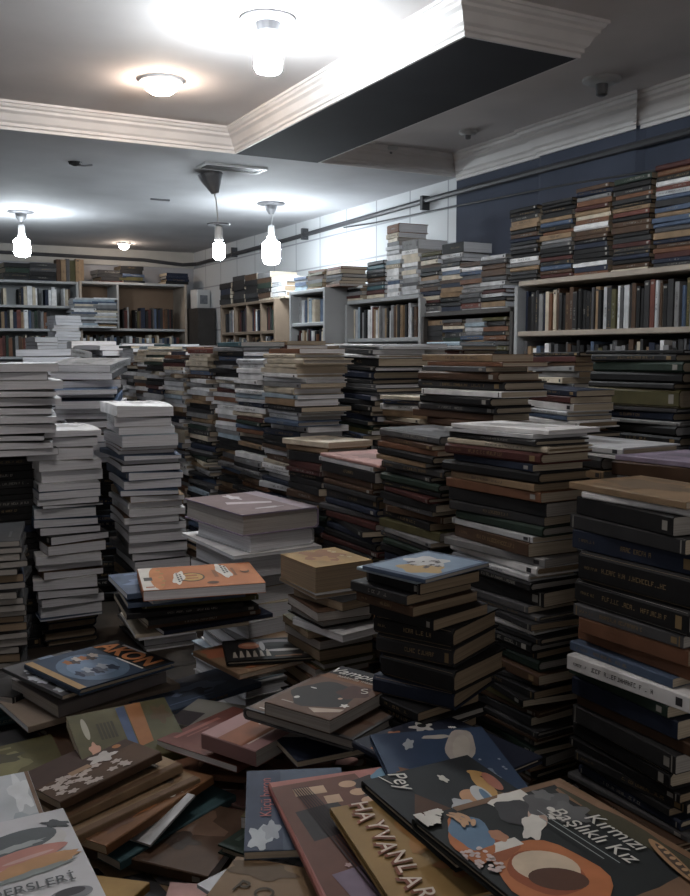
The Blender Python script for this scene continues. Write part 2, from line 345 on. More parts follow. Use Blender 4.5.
def stack(desc, x, y, ztop, zbot, yaw, L=(.19, .23), W=(.125, .15), T=(.012, .028), prof='dark', jit=.006, yawj=2.0, kinds=(('paperback', .6), ('hardcover_book', .4)),
          top=(), align='spine', lean=(0, 0), pages=('cream', 'cream', 'grey', 'brown'), tilt=0.0, bend=0.0, curl=0.0, flip=0.0, group=None, wander=.0, dim=False):
    z = ztop; i = 0; th = math.radians(yaw); ex = Vector((math.cos(th), math.sin(th), 0)); ey = Vector((-math.sin(th), math.cos(th), 0)); wx = wy = 0
    while z > zbot + .006:
        o = top[i] if i < len(top) else {}
        kind = o.get('kind') or RND.choices([k for k, _ in kinds], [w for _, w in kinds])[0]
        l = o.get('L', RND.uniform(*L)); w = o.get('W', RND.uniform(*W)); t = o.get('T', RND.triangular(T[0], T[1], T[0] + (T[1] - T[0]) * .35))
        t = min(t, z - zbot) if z - zbot > .008 else z - zbot
        colr = o.get('col') or RND.choice(PROFILE[prof]); z -= t
        a = th + math.radians(o.get('yaw', RND.gauss(0, yawj)))
        if not o and RND.random() < .12: a += RND.gauss(0, .1)
        if RND.random() < flip: a += math.pi
        wx += RND.gauss(0, wander); wy += RND.gauss(0, wander)
        f = (ztop - z)
        off = ex * (RND.gauss(0, jit) + o.get('dx', 0) + lean[0] * f + wx) + ey * (abs(RND.gauss(0, jit * .8)) + o.get('dy', 0) + lean[1] * f + wy)
        ctr = Vector((x, y, z)) + off
        if align == 'spine': ctr += ey * (w / 2)
        M = Matrix.Translation(ctr) @ Matrix.Rotation(th, 4, 'Z') @ Matrix.Rotation(math.radians(tilt), 4, 'Y') @ Matrix.Rotation(a - th, 4, 'Z')
        pl = ('white' if not dim else RND.choice(['grey', 'brown', 'grey'])) if kind in ('textbook', 'magazine') else RND.choice(pages)  # dim stacks get duller pages, their shade put into the colour
        lab = o.get('label') or f"{colr.replace('-', ' ')} {KINDWORD[kind]}, {'topmost' if i == 0 else ordinal(i) + ' down'} in the {desc}"
        spec(M, l, w, t - .0006, kind, 'hard' if kind == 'hardcover_book' else 'soft', colr, o.get('page', pl), lab, 'magazine' if kind == 'magazine' else 'book', group or 'books in the ' + desc, bend, curl * .7, o.get('art') or ('any' if i == 0 else None))
        i += 1
TB = .75      # table height
AX = -90      # spine faces the aisle (-X)
def col(desc, X, Y0, Y1, ypx, **k):
    """a stack whose spines face the aisle on the plane X, from Y0 to Y1, top at picture row ypx"""
    Yc = (Y0 + Y1) / 2; d = (Vector((X, Yc, 0))).dot(HEAD)
    l = Y1 - Y0
    near = 'ztop' not in k
    k.setdefault('L', (l * .84, l * 1.0))
    if near:
        k.setdefault('W', (.115, .135)); k.setdefault('T', (.008, .021)); k.setdefault('jit', .008); k.setdefault('yawj', 3.0); k.setdefault('tilt', RND.uniform(-1.2, 1.2))
        q = k.pop('tk', .78)
        k['top'] = [dict(o, T=o['T'] * q) if o.get('T', 0) > .01 else o for o in k.get('top', ())]
    stack(desc, X, Yc, k.pop('ztop', None) or z_at(ypx, d), k.pop('zbot', TB), k.pop('yaw', AX + 2), **k)
TXT = [('textbook', 1.0)]

# near row on the aisle
col('stack beside the forest picture book', .95, .835, 1.06, 492, tk=.9, yaw=-88, W=(.14, .16), top=[dict(col='tan', T=.012), dict(col='white', T=.012, dx=.02), dict(col='black', T=.03), dict(col='charcoal', T=.024), dict(col='navy', T=.032),
    dict(col='black', T=.05, kind='hardcover_book'), dict(col='black', T=.04, kind='hardcover_book'), dict(col='dark-grey', T=.02), dict(col='rust', T=.026), dict(col='rust', T=.022), dict(col='slate-blue', T=.016),
    dict(col='white', T=.026, yaw=4, dy=-.012), dict(col='dark-green', T=.02), dict(col='navy', T=.03), dict(col='brown', T=.02), dict(col='charcoal', T=.03), dict(col='black', T=.03)], zbot=.76)
col('stack under the white magazines', .95, 1.14, 1.395, 426, W=(.1, .115), top=[dict(col='white', T=.008, kind='magazine', L=.235, W=.12, yaw=4), dict(col='silver', T=.008, kind='magazine', L=.235, W=.12, yaw=1), dict(col='charcoal', T=.014), dict(col='cream', T=.01), dict(col='maroon', T=.024),
    dict(col='navy', T=.016), dict(col='black', T=.024, L=.25), dict(col='tan', T=.016), dict(col='rust', T=.022, L=.25), dict(col='black', T=.03), dict(col='charcoal', T=.02), dict(col='dark-green', T=.022), dict(col='silver', T=.014), dict(col='brown', T=.03), dict(col='grey', T=.018),
    dict(col='white', T=.02), dict(col='silver', T=.014), dict(col='black', T=.02, kind='hardcover_book', W=.12), dict(col='black', T=.032), dict(col='dark-grey', T=.016)])
stack('low stack under the blue-framed book', .77, 1.195, 1.275, TB, -73, align='center', L=(.115, .135), W=(.13, .15), T=(.012, .022), prof='black', jit=.008, yawj=5, pages=('brown', 'grey'), top=[dict(col='slate-blue', T=.007, kind='picture_book', L=.125, W=.155, yaw=0, art='beach', label='blue picture book with a white and sand cover on its own low stack'),
    dict(col='pale-blue', T=.006, L=.125, W=.15, yaw=-2), dict(col='black', T=.018), dict(col='charcoal', T=.016, dx=-.01), dict(col='brown', T=.016), dict(col='black', T=.018, dx=.012),
    dict(col='black', T=.03, L=.14, W=.15, dx=.014, yaw=9, dy=.026, kind='hardcover_book', page='brown'), dict(col='charcoal', T=.03, L=.135, W=.155, dx=.014, yaw=10, dy=.026, page='brown', kind='hardcover_book'), dict(col='black', T=.035, L=.135, W=.15, dx=.014, yaw=5, dy=.026, page='brown', kind='hardcover_book'), dict(col='navy', T=.03, L=.14, W=.15, dx=.014, yaw=12, dy=.026, page='brown', kind='hardcover_book')])
# second row
col('stack topped with a pale pink book', .95, 1.66, 1.905, 458, top=[dict(col='pink', T=.008, L=.25, W=.15), dict(col='silver', T=.01), dict(col='black', T=.03)])
col('stack topped with a thick cream book', .955, 1.912, 2.105, 440, W=(.1, .12), top=[dict(col='cream', T=.018, L=.2, W=.13), dict(col='tan', T=.02, L=.2), dict(col='black', T=.03)])
col('stack topped with a dark grey glossy book', .955, 1.45, 1.65, 432, top=[dict(col='dark-grey', T=.022, L=.2, W=.14), dict(col='brown', T=.01), dict(col='rust', T=.014, L=.2), dict(col='black', T=.02), dict(col='tan', T=.012), dict(col='charcoal', T=.02)])
col('tall stack with cream page ends', 1.11, 1.47, 1.745, 354, W=(.1, .125), top=[dict(col='tan', T=.02), dict(col='rust', T=.012), dict(col='dark-grey', T=.014), dict(col='brown', T=.024), dict(col='charcoal', T=.024), dict(col='white', T=.016), dict(col='black', T=.024), dict(col='charcoal', T=.02), dict(col='brown', T=.02)], pages=('cream',), jit=.01)
col('stack wedged before the cream-ended stack', 1.14, 1.19, 1.4, 442, top=[dict(col='silver', T=.018, L=.22, W=.15), dict(col='white', T=.006, L=.26, W=.17, kind='magazine'), dict(col='charcoal', T=.03), dict(col='tan', T=.02), dict(col='grey', T=.02)])
col('stack with a lilac top', 1.13, .93, 1.16, 460, top=[dict(col='lilac', T=.012, W=.17), dict(col='brown', T=.03), dict(col='white', T=.012), dict(col='orange', T=.014), dict(col='black', T=.03)])
col('navy-topped stack with a white lettered spine', 1.4, 1.57, 1.79, 388, top=[dict(col='navy', T=.018), dict(col='maroon', T=.02), dict(col='white', T=.022), dict(col='silver', T=.014), dict(col='slate-blue', T=.01), dict(col='white', T=.02)])
col('tall stack of big black hardcovers', 1.62, 1.48, 1.765, 350, W=(.18, .2), kinds=(('hardcover_book', 1),), pages=('cream', 'white'), top=[dict(col='black', T=.012, L=.3, W=.22), dict(col='charcoal', T=.022), dict(col='dark-green', T=.032), dict(col='black', T=.03), dict(col='charcoal', T=.018), dict(col='olive', T=.055, L=.28), dict(col='dark-grey', T=.01),
    dict(col='navy', T=.025), dict(col='grey', T=.01), dict(col='black', T=.03)])
col('short stack behind the black hardcovers', 1.85, 2.06, 2.28, 352)
col('pile of cream-ended paperbacks under white papers', 1.35, 2.37, 2.61, 344, pages=('cream', 'white'), jit=.009, W=(.16, .19), top=[dict(col='white', T=.006, kind='magazine', L=.25, W=.2), dict(col='silver', T=.008, kind='magazine', L=.25, W=.2), dict(col='charcoal', T=.02), dict(col='white', T=.014), dict(col='black', T=.03), dict(col='black', T=.02), dict(col='navy', T=.03)])
col('half-hidden stack below the cream page ends', 1.36, 2.1, 2.33, 396, prof='mixed')
col('stack at the frame edge above the lilac book', 1.62, 1.2, 1.44, 360, prof='dark', pages=('cream',))
# central block: rows of columns going away along the aisle
NAMES = ['rust', 'white', 'navy', 'tan', 'charcoal', 'silver', 'maroon', 'cream', 'olive', 'grey', 'teal', 'brown', 'pale-blue', 'black', 'slate-blue', 'brick-red', 'mustard', 'dark-green']
rowname = ['aisle row', 'second row', 'third row', 'fourth row', 'last row']
for r_ in range(5):
    X = 1.0 + r_ * .165; Y = (2.14, 2.62, 2.5, 2.42, 2.4)[r_]; i = 0
    while Y < 5.3:
        l = RND.uniform(.195, .225)
        top = z_at(RND.uniform(341, 352) if r_ else RND.uniform(341, 352), 3.0) if RND.random() < .9 else z_at(358, 3.0)
        if r_ >= 2 and RND.random() < .1: Y += l + .012; continue
        nm = NAMES[(i * 5 + r_ * 3) % len(NAMES)]
        col(f"{nm.replace('-', ' ')}-topped column of the {rowname[r_]}", X + RND.uniform(-.01, .02), Y, Y + l, 0, ztop=top, prof='mixed' if RND.random() < .25 else 'pale', jit=.011, yawj=3.2, top=[dict(col=nm), ] + ([dict(col=RND.choice(['white', 'silver', 'cream']), W=.15)] * 4 if RND.random() < .5 else []), T=(.009, .019), pages=('cream', 'white', 'grey'), wander=.0012)
        Y += l + .014; i += 1
# pale stacks beyond the towers and in the middle of the block
def tower(desc, px, py, fwd, zbot=TB, yaw=0, **k):
    p = at_fwd(px, py, fwd); k.setdefault('align', 'center'); k.setdefault('kinds', TXT); k.setdefault('prof', 'tower')
    stack(desc, p.x, p.y, p.z, zbot, yaw, **k)
A4 = dict(L=(.255, .275), W=(.185, .2), T=(.014, .034), jit=.007, yawj=3.0, bend=-.002, curl=-.008)
W_ = lambda **k: {**A4, **k}
tower('tall white textbook tower before the dark gap', 60, 425, 2.72, yaw=90, flip=.5, top=[dict(col='white', T=.02, dx=-.01), dict(col='silver', T=.03), dict(col='white', T=.036), dict(col='white', T=.03), dict(col='white', T=.034, yaw=6, dx=.02), dict(col='silver', T=.022), dict(col='slate-blue', T=.024), dict(col='white', T=.016), dict(col='dark-grey', T=.01)], zbot=.845, **{**A4, 'T': (.018, .036), 'W': (.165, .18)})
p = at_fwd(60, 425, 2.72); stack('added black base under the white textbook tower', p.x, p.y + .03, .844, TB, 90, prof='black', align='center', L=(.2, .22), W=(.14, .15), T=(.02, .03), kinds=(('hardcover_book', 1),), pages=('brown',))  # black books added to stand for the dark gap below
tower('leaning white textbook tower behind the orange cover', 137, 402, 2.72, yaw=86, flip=.5, lean=(.0, -.08), top=[dict(col='white', T=.032, dy=-.0), dict(col='silver', T=.028), dict(col='white', T=.022), dict(col='pale-blue', T=.034), dict(col='rust', T=.01), dict(col='grey', T=.012), dict(col='slate-blue', T=.016), dict(col='silver', T=.012)], **W_(jit=.009, yawj=3.5, W=(.155, .17)))
tower('broad white textbook pile at the frame edge', 3, 362, 2.62, zbot=1.32, yaw=85, L=(.29, .31), W=(.25, .28), T=(.016, .034), jit=.012, yawj=5, bend=-.002, curl=-.01, flip=.5)
tower('dark stack holding up the broad textbook pile', -10, 0, 2.62, yaw=85, ) if False else None
p = at_fwd(-8, 362, 2.66); stack('dim stack holding up the broad textbook pile', p.x, p.y, 1.318, TB, 3, prof='black', dim=True, align='center', L=(.2, .22), W=(.18, .2), kinds=TXT)  # black covers carry the shade below the pale pile
tower('dim textbook stack by the heap', -18, 532, 2.2, yaw=80, prof='black', dim=True, **{**A4, 'T': (.012, .024)})  # shade put into black covers and dull pages
tower('slanting pale pile between the two white towers', 92, 360, 3.15, yaw=70, tilt=-5, zbot=1.25, **W_(jit=.02, yawj=8))
p = at_fwd(92, 400, 3.15); stack('dim pile under the slanting pale pile', p.x, p.y + .05, 1.245, TB, -5, prof='black', dim=True, align='center', L=(.24, .27), W=(.17, .2), kinds=TXT)  # black spines paint in the shade between the towers
tower('loose pale pile behind the slanting pile', 58, 350, 3.5, yaw=75, tilt=3, **W_(jit=.025, yawj=10))
tower('pale pile of bent textbooks before the back bookcases', 92, 341, 4.3, yaw=82, **W_(jit=.02, yawj=9))
tower('pale ragged pile beside the bent textbooks', 120, 345, 4.1, yaw=100, **W_(jit=.025, yawj=10))
tower('pale pile bordering the central block', 146, 343, 4.3, yaw=82, **W_(jit=.02, yawj=8))
tower('short pale pile in front of the back bookcase', 42, 337, 5.6, yaw=95, zbot=.75, **W_(L=(.2, .22), W=(.12, .14)))
tower('tall striped pile before the back bookcase', 64, 316, 5.9, yaw=92, zbot=.75, L=(.2, .21), W=(.15, .165), T=(.015, .024), prof='light', jit=.004, yawj=3)
# white paper-topped stacks standing up inside the block
tower('white pile standing up from the block', 281, 344, 3.25, yaw=0, zbot=1.3, L=(.22, .24), W=(.16, .18), T=(.01, .02), prof='light', jit=.008) if False else None
# small stacks at the aisle
stack('small stack under the mauve book', .825, 2.03, 1.247, TB, 97, align='center', L=(.24, .26), W=(.165, .18), T=(.03, .045), prof='light', kinds=(('hardcover_book', .5), ('textbook', .5)), pages=('grey', 'white'),
    top=[dict(col='lilac', T=.048, L=.29, W=.2, kind='hardcover_book', yaw=0, art='mauve', label='mauve hardcover book with creased white marks topping a small stack', page='grey'), dict(col='silver', T=.04, L=.25, dx=-.015, yaw=2), dict(col='white', T=.008, L=.31, W=.22, yaw=-4, kind='magazine'), dict(col='silver', T=.05, L=.26, W=.18, dx=-.012), dict(col='dark-grey', T=.03)])
stack('small stack under the fat gold book', .798, 1.571, 1.208, TB, 94, align='center', L=(.13, .15), W=(.11, .125), T=(.014, .024), prof='brown', pages=('brown', 'grey'), jit=.012, yawj=6,
    top=[dict(col='mustard', T=.048, L=.136, W=.126, yaw=0, page='brown', kind='paperback', art='gold', label='very fat gold-covered paperback with browned page edges topping a small stack'), dict(col='grey', T=.008, L=.16, W=.135, kind='paperback', yaw=-3), dict(col='charcoal', T=.018, dx=-.02, dy=-.01), dict(col='brown', T=.018, dx=-.03), dict(col='black', T=.018, dx=-.03), dict(col='silver', T=.014, dx=-.04, yaw=8, kind='magazine')])

# ------------------------------------------------------------------ tables
M_wood = mat('dark_table_wood', (.035, .026, .02), .6, .35, 6)
def table(label, x0, y0, x1, y1):
    t = empty('display_table', ((x0 + x1) / 2, (y0 + y1) / 2, 0), 0, label, 'table'); a, b_ = (x1 - x0) / 2, (y1 - y0) / 2
    MB().bbox(-a, -b_, .71, a, b_, .7495).build('table_top', M_wood, t)
    for sx in (-1, 1):
        for sy in (-1, 1): MB().box(sx * (a - .05) - .03, sy * (b_ - .05) - .03, 0, sx * (a - .05) + .03, sy * (b_ - .05) + .03, .71).build('leg', M_wood, t)
table('dark wooden table under the picture-book heap and near stacks', -1.0, .45, 2.0, 2.38)
table('dark wooden table under the rear stacks', -.6, 2.39, 2.0, 6.6)

# ------------------------------------------------------------------ bookcases
M_greyw = mat('grey_painted_wood', (.33, .34, .35), .6, .12, 5); M_brn = mat('brown_board', (.2, .13, .085), .7, .2, 4); M_dkw = mat('dark_wood', (.05, .045, .042), .6, .25, 5)
M_dull = mat('dull_wood', (.17, .125, .09), .6, .2, 6)
M_palew = mat('pale_wood_edge', (.36, .31, .26), .6, .15, 6)
def bookcase(label, x, y, yaw, w, d, zs, h, mside, mshelf, mback, dividers=(), th=.022, cols=None):
    """local x along the front, front face at y=0, depth towards +y; zs = tops of the boards"""
    t = empty('bookcase', (x, y, 0), math.radians(yaw), label, 'bookcase')
    for sx in (0, w - th): MB().bbox(sx, 0, 0, sx + th, d, h).build('side_panel', mside, t)
    MB().box(th, d - .012, 0, w - th, d, h).build('back_panel', mback, t)
    for z in zs: MB().bbox(th, .004, z - th, w - th, d - .012, z).build('shelf', mshelf, t)
    for (dx, z0, z1) in dividers: MB().box(dx, .006, z0, dx + .018, d - .012, z1).build('divider', mshelf, t)
    return t
XF = 2.62
bookcase('long wall bookcase with a pale top edge below the blue wall', XF, 3.33, AX, 1.6, .325, [.4, .9, 1.22, 1.47, 1.69, 1.909], 1.887, M_greyw, M_palew, M_dkw)
bookcase('shelf unit of upright books before the white block wall', XF, 4.93, AX, .83, .36, [.6, 1.0, 1.42, 1.678, 1.9], 1.878, M_greyw, M_greyw, M_dkw)
bookcase('dark shelving stuffed with flat piles between two bookcases', XF, 4.09, AX, .75, .325, [.6, 1.1, 1.52, 1.80], 1.78, M_dkw, M_dkw, M_dkw)
bookcase('small grey bookcase with a dark side standing out from the wall', 2.50, 5.46, AX, .5, .48, [.8, 1.2, 1.55, 1.78, 1.98], 1.98, M_greyw, M_greyw, M_dkw)
bookcase('low cubby shelf of pale wood along the white wall', 2.6, 6.98, AX, 1.06, .38, [.7, 1.2, 1.55, 1.75, 1.965], 1.965, M_dull, M_dull, M_dkw, dividers=[(.27, 1.55, 1.943), (.53, 1.55, 1.943), (.79, 1.55, 1.943)])
YF = 8.37
bookcase('pale grey bookcase on the back wall beneath the far bulb', 1.06, YF, 0, .75, .36, [.9, 1.3, 1.56, 1.80, 2.0, 2.21], 2.21, M_greyw, M_greyw, M_greyw)
bookcase('half-empty brown-backed bookcase on the back wall', 1.815, YF, 0, .98, .36, [.9, 1.3, 1.56, 1.81, 2.22], 2.22, M_palew, M_greyw, M_brn, dividers=[(.33, 1.81, 2.2)])
# shelf board in the second bay
# upright books
def uprights(desc, x, y, yaw, z, length, hmax, start=.0, gap=0.0, prof='shelf', hr=(.78, .97), skip=0, dmin=.1, lab='upright', end=None, tr=(.012, .03)):
    """local x along the shelf; spines face local -y"""
    th = math.radians(yaw); ex = Vector((math.cos(th), math.sin(th), 0)); ey = Vector((-math.sin(th), math.cos(th), 0))
    u = start; i = 0
    while u < length - .03:
        t = RND.uniform(*tr)
        if RND.random() < gap: u += RND.uniform(.03, .1)
        h = hmax * RND.uniform(*hr); w = RND.uniform(dmin, dmin + .03)
        o = Vector((x, y, z)) + ex * (u + t / 2) + ey * (.03 + RND.uniform(0, .018) + w / 2)
        # spine along world z, thickness along ex
        M = Matrix.Translation(o + Vector((0, 0, h / 2)) - ex * (t / 2)) @ Matrix(((ex.x * 0, ey.x, ex.x, 0), (0, ey.y, ex.y, 0), (1, 0, 0, 0), (0, 0, 0, 1)))
        colr = RND.choice(PROFILE[prof]); kind = 'hardcover_book' if RND.random() < .35 else 'paperback'
        spec(M, h, w, t - .0006, kind, 'hard' if kind == 'hardcover_book' else 'soft', colr, 'cream', f"{colr.replace('-', ' ')} {KINDWORD[kind]} upright, {'first' if i == 0 else ordinal(i)} along the {desc}", 'book', 'upright books on the ' + desc)
        u += t + .0008; i += 1
uprights("wall bookcase's top shelf from its post", XF, 3.33 - .03, AX, 1.6905, 1.5, .185)
uprights("wall bookcase's lower shelf from its post", XF, 3.33 - .03, AX, 1.4705, 1.5, .185, gap=.04)
uprights('shelf unit before the white wall', XF, 4.93 - .03, AX, 1.6785, .76, .19, prof='mixed', tr=(.014, .028))
uprights("grey bookcase's upper shelf on the back wall", 1.09, YF, 0, 2.0005, .68, .17, gap=.2, prof='mixed')
uprights("grey bookcase's middle shelf on the back wall", 1.09, YF, 0, 1.8005, .5, .17, prof='mixed', tr=(.02, .04))
uprights("grey bookcase's lower shelf on the back wall", 1.09, YF, 0, 1.5605, .5, .19, prof='mixed')
uprights("brown-backed bookcase's bottom shelf", 2.2, YF, 0, 1.8105, .5, .2, gap=.1, prof='dark')
uprights('lower shelf of the brown-backed bookcase', 1.84, YF, 0, 1.5605, .9, .2, prof='mixed')
uprights("small grey bookcase's upper shelf", 2.5, 5.43, AX, 1.7805, .43, .17, gap=.2, prof='light', tr=(.02, .04))
uprights("small grey bookcase's lower shelf", 2.5, 5.43, AX, 1.5505, .43, .2, prof='mixed')
for q, (a, b_) in enumerate(((.03, .25), (.3, .5), (.56, .76), (.82, 1.02))):
    uprights(f"{['first', 'second', 'third', 'fourth'][q]} upper cubby from the corner", 2.6, 6.98, AX, 1.7505, b_, .18, start=a, prof='dark' if q % 2 else 'mixed')
    uprights(f"{['first', 'second', 'third', 'fourth'][q]} lower cubby from the corner", 2.6, 6.98, AX, 1.5505, b_, .17, start=a, prof='mixed')
# flat piles on the wall bookcase
Y = 3.40; i = 0; tops = [210, 205, 190, 188, 168, 160, 150, 150, 150]
TC = ['black', 'charcoal', 'brown', 'dark-green', 'maroon', 'silver', 'navy', 'tan', 'rust', 'dark-grey', 'olive', 'cream']
while Y - .2 > 1.75:
    l = .205; Yc = Y - l / 2; d = Vector((XF, Yc, 0)).dot(HEAD)
    px = 345 + FPX * Vector((XF, Yc, 0)).dot(RIGHT) / d
    ytop = 212 - (px - 505) * .33 + (RND.uniform(-4, 4))
    stack(f"{TC[i].replace('-', ' ')}-topped pile on the wall bookcase", XF + .02, Yc, z_at(ytop, d), 1.9095, AX, L=(.185, .2), W=(.125, .14), T=(.012, .026), prof='shelf', jit=.005, yawj=1.5, top=[dict(col=TC[i])])
    Y -= l + .007; i += 1
# piles on the stuffed shelving and the shelf unit
pl = [(392, 224, .13, 'rust', 'light'), (409, 240, .15, 'grey', 'light'), (429, 252, .17, 'olive', 'mixed'), (450, 243, .17, 'black', 'mixed'), (470, 262, .17, 'brown', 'mixed'), (492, 255, .18, 'silver', 'mixed')]
for px, py, l, c, pr in pl:
    k = XF + .03; r = ray(px, 300); d = (r * (k / r.x)).dot(HEAD); Yc = (r * (k / r.x)).y
    stack(f"{c}-topped heap beside the block wall's pipe" if False else f"{c} capped pile under the white block wall", k, Yc, z_at(py, d), 1.9005 if Yc > 4.1 else 1.8005, AX, L=(l, l + .01), W=(.16, .2), T=(.014, .03), prof=pr, top=[dict(col=c, T=.05 if c in ('black', 'grey', 'rust') else .02)], pages=('white', 'grey'))
for px, py, l, c, pr in [(432, 316, .19, 'tan', 'brown'), (452, 318, .18, 'dark-grey', 'dark'), (474, 316, .19, 'grey', 'mixed'), (494, 314, .2, 'olive', 'brown')]:
    k = XF + .02; r = ray(px, 330); d = (r * (k / r.x)).dot(HEAD); Yc = (r * (k / r.x)).y
    stack(f"{c.replace('-', ' ')}-topped pile inside the stuffed dark shelving", k, Yc, min(z_at(py, d), 1.76), 1.5205, AX, L=(l * .9, l * .95), W=(.16, .2), T=(.014, .03), prof=pr, top=[dict(col=c)])
k = XF + .02
def onshelf(desc, px, py, zb, l, prof, c, X=k, **q):
    r = ray(px, 300); d = (r * (X / r.x)).dot(HEAD); Yc = (r * (X / r.x)).y
    stack(desc, X, Yc, z_at(py, d), zb, AX, L=(l, l + .01), prof=prof, top=[dict(col=c)], **q)
onshelf('thick black pile on the upright-book unit', 375, 261, 1.9005, .19, 'dark', 'black', T=(.02, .028), kinds=(('hardcover_book', 1),), jit=.003, yawj=1, pages=('white',))
onshelf('short striped pile beside the black volumes', 354, 286, 1.9005, .17, 'mixed', 'white')
onshelf('brick-red pile on the small grey bookcase', 333, 267, 1.9805, .19, 'brown', 'brick-red', X=2.53, W=(.16, .2))
onshelf('rust pile on the small grey bookcase', 315, 270, 1.9805, .2, 'brown', 'rust', X=2.53, W=(.16, .2))
onshelf('blue pile on the small grey bookcase', 300, 277, 1.9805, .17, 'light', 'slate-blue', X=2.53, W=(.16, .2))
for n_, px, py, pr, c in (('first', 225, 283, 'black', 'black'), ('second', 238, 276, 'black', 'charcoal'), ('third', 251, 274, 'black', 'brown'), ('fourth', 264, 272, 'mixed', 'grey'), ('fifth', 278, 276, 'light', 'white')):
    onshelf(f'{n_} pile along the cubby shelf top', px, py, 1.9655, .23, pr, c, X=2.63, T=(.025, .05), W=(.18, .22))
# on the back bookcases
for n_, px, py, c, l in (('dark', 20, 260, 'black', .26), ('charcoal', 43, 262, 'charcoal', .22)):
    p = at_fwd(px, py, at_fwd(px, 300, 1).dot(HEAD)); r = ray(px, 270); q = EYE + r * ((YF + .05 - EYE.y) / r.y)
    stack(f'{n_} pile on the grey back bookcase', q.x, q.y, q.z + .06, 2.2105, 0, L=(l, l + .02), W=(.2, .24), T=(.03, .05), prof='dark', top=[dict(col=c)])
for n_, px, py, c, l in (('charcoal', 112, 270, 'charcoal', .24), ('black', 132, 266, 'black', .2), ('navy', 178, 273, 'navy', .2)):
    r = ray(px, py); q = EYE + r * ((YF + .05 - EYE.y) / r.y)
    stack(f'{n_} pile on the brown-backed bookcase', q.x, q.y, q.z, 2.2205, 0, L=(l, l + .02), W=(.2, .24), T=(.02, .04), prof='dark', top=[dict(col=c)])
r = ray(68, 270); q = EYE + r * ((YF + .05 - EYE.y) / r.y)
uprights('tan row topping the grey back bookcase', q.x - .1, YF, 0, 2.2115, .24, .2, prof='brown', hr=(.9, 1), tr=(.03, .045))
for n_, px, dx in (('first', 84, 0), ('second', 103, .0)):
    r = ray(px, 298); q = EYE + r * ((YF - .1 - EYE.y) / r.y)
    stack(f'{n_} white pile sticking out of the back bookcase', q.x, q.y + .1, q.z, 1.8105, 0, align='center', L=(.2, .22), W=(.29, .3), T=(.012, .02), prof='light', kinds=TXT, jit=.006, yawj=3)

# ------------------------------------------------------------------ which books does the photograph show?
verts = []; polys = []; owner = []
BF = [(0, 3, 2, 1), (4, 5, 6, 7), (0, 1, 5, 4), (1, 2, 6, 5), (2, 3, 7, 6), (3, 0, 4, 7)]
def occl(M, L, W, T, who):
    k = len(verts)
    for z in (0, T):
        for x, y in ((-L / 2, -W / 2), (L / 2, -W / 2), (L / 2, W / 2), (-L / 2, W / 2)): verts.append(M @ Vector((x, y, z)))
    for q in BF: polys.append(tuple(i + k for i in q)); owner.append(who)

# ------------------------------------------------------------------ the heap of picture books
ART = {}
def ink(rgb):
    key = tuple(round(c, 3) for c in rgb)
    if key not in ART: ART[key] = mat('print_%02d' % len(ART), rgb, .6, .12, 30, .2)
    return ART[key]
class Art:
    """printed shapes on a cover; u to the reading direction, v downwards, both 0..1"""
    def __init__(s, L, W): s.L, s.W, s.v, s.f, s.m, s.mats, s.k, s.n = L, W, [], [], [], [], 0, 0
    def poly(s, pts, rgb):
        m = ink(rgb)
        if m not in s.mats: s.mats.append(m)
        s.n += 1; z = .0004 + s.n * .00004; k = len(s.v)
        P = [((min(max(u, .004), .996) - .5) * s.L, (.5 - min(max(v, .004), .996)) * s.W) for u, v in pts]
        A = sum(P[i][0] * P[(i + 1) % len(P)][1] - P[(i + 1) % len(P)][0] * P[i][1] for i in range(len(P)))
        if A < 0: P = P[::-1]
        s.v += [(x, y, z) for x, y in P]; s.f.append(tuple(range(k, k + len(P)))); s.m.append(s.mats.index(m)); return s
    def rect(s, u0, v0, u1, v1, rgb): return s.poly([(u0, v0), (u1, v0), (u1, v1), (u0, v1)], rgb)
    def blob(s, cu, cv, ru, rv, rgb, rot=0, wob=0, n=24, lobes=5):
        ph = RND.uniform(0, 6); P = []
        for i in range(n):
            a = 2 * math.pi * i / n; q = 1 + wob * math.sin(lobes * a + ph); x, y = ru * q * math.cos(a), rv * q * math.sin(a)
            P.append((cu + x * math.cos(rot) - y * math.sin(rot), cv + x * math.sin(rot) + y * math.cos(rot)))
        return s.poly(P, rgb)
    def flowers(s, cu, cv, ru, rv, r, n, rgb):
        for _ in range(n): s.blob(cu + RND.uniform(-ru, ru), cv + RND.uniform(-rv, rv), r, r, rgb, wob=.25)
        return s
    def build(s, parent, T):
        o = mesh_obj('cover_illustration', s.v, s.f, s.mats, s.m, parent); o.location.z = T; return o
FONT_N = [0]
def lettering(txt, size, u, v, L, W, T, rgb, parent, rot=0, align='CENTER', shear=0, bold=0):
    cu = bpy.data.curves.new('lettering', 'FONT'); cu.body = txt; cu.size = size; cu.align_x = align; cu.align_y = 'CENTER'; cu.shear = shear; cu.offset = bold; cu.extrude = .0001
    o = bpy.data.objects.new('lettering_tmp', cu); COL.objects.link(o)
    bpy.context.view_layer.update(); dg = bpy.context.evaluated_depsgraph_get()
    me = bpy.data.meshes.new_from_object(o.evaluated_get(dg)); bpy.data.objects.remove(o)
    me.materials.clear(); me.materials.append(ink(rgb))
    t = bpy.data.objects.new('title_lettering', me); COL.objects.link(t); t.parent = parent
    t.location = ((u - .5) * L, (.5 - v) * W, T + .0018); t.rotation_euler = (0, 0, rot); return t
HEAPPOS = []
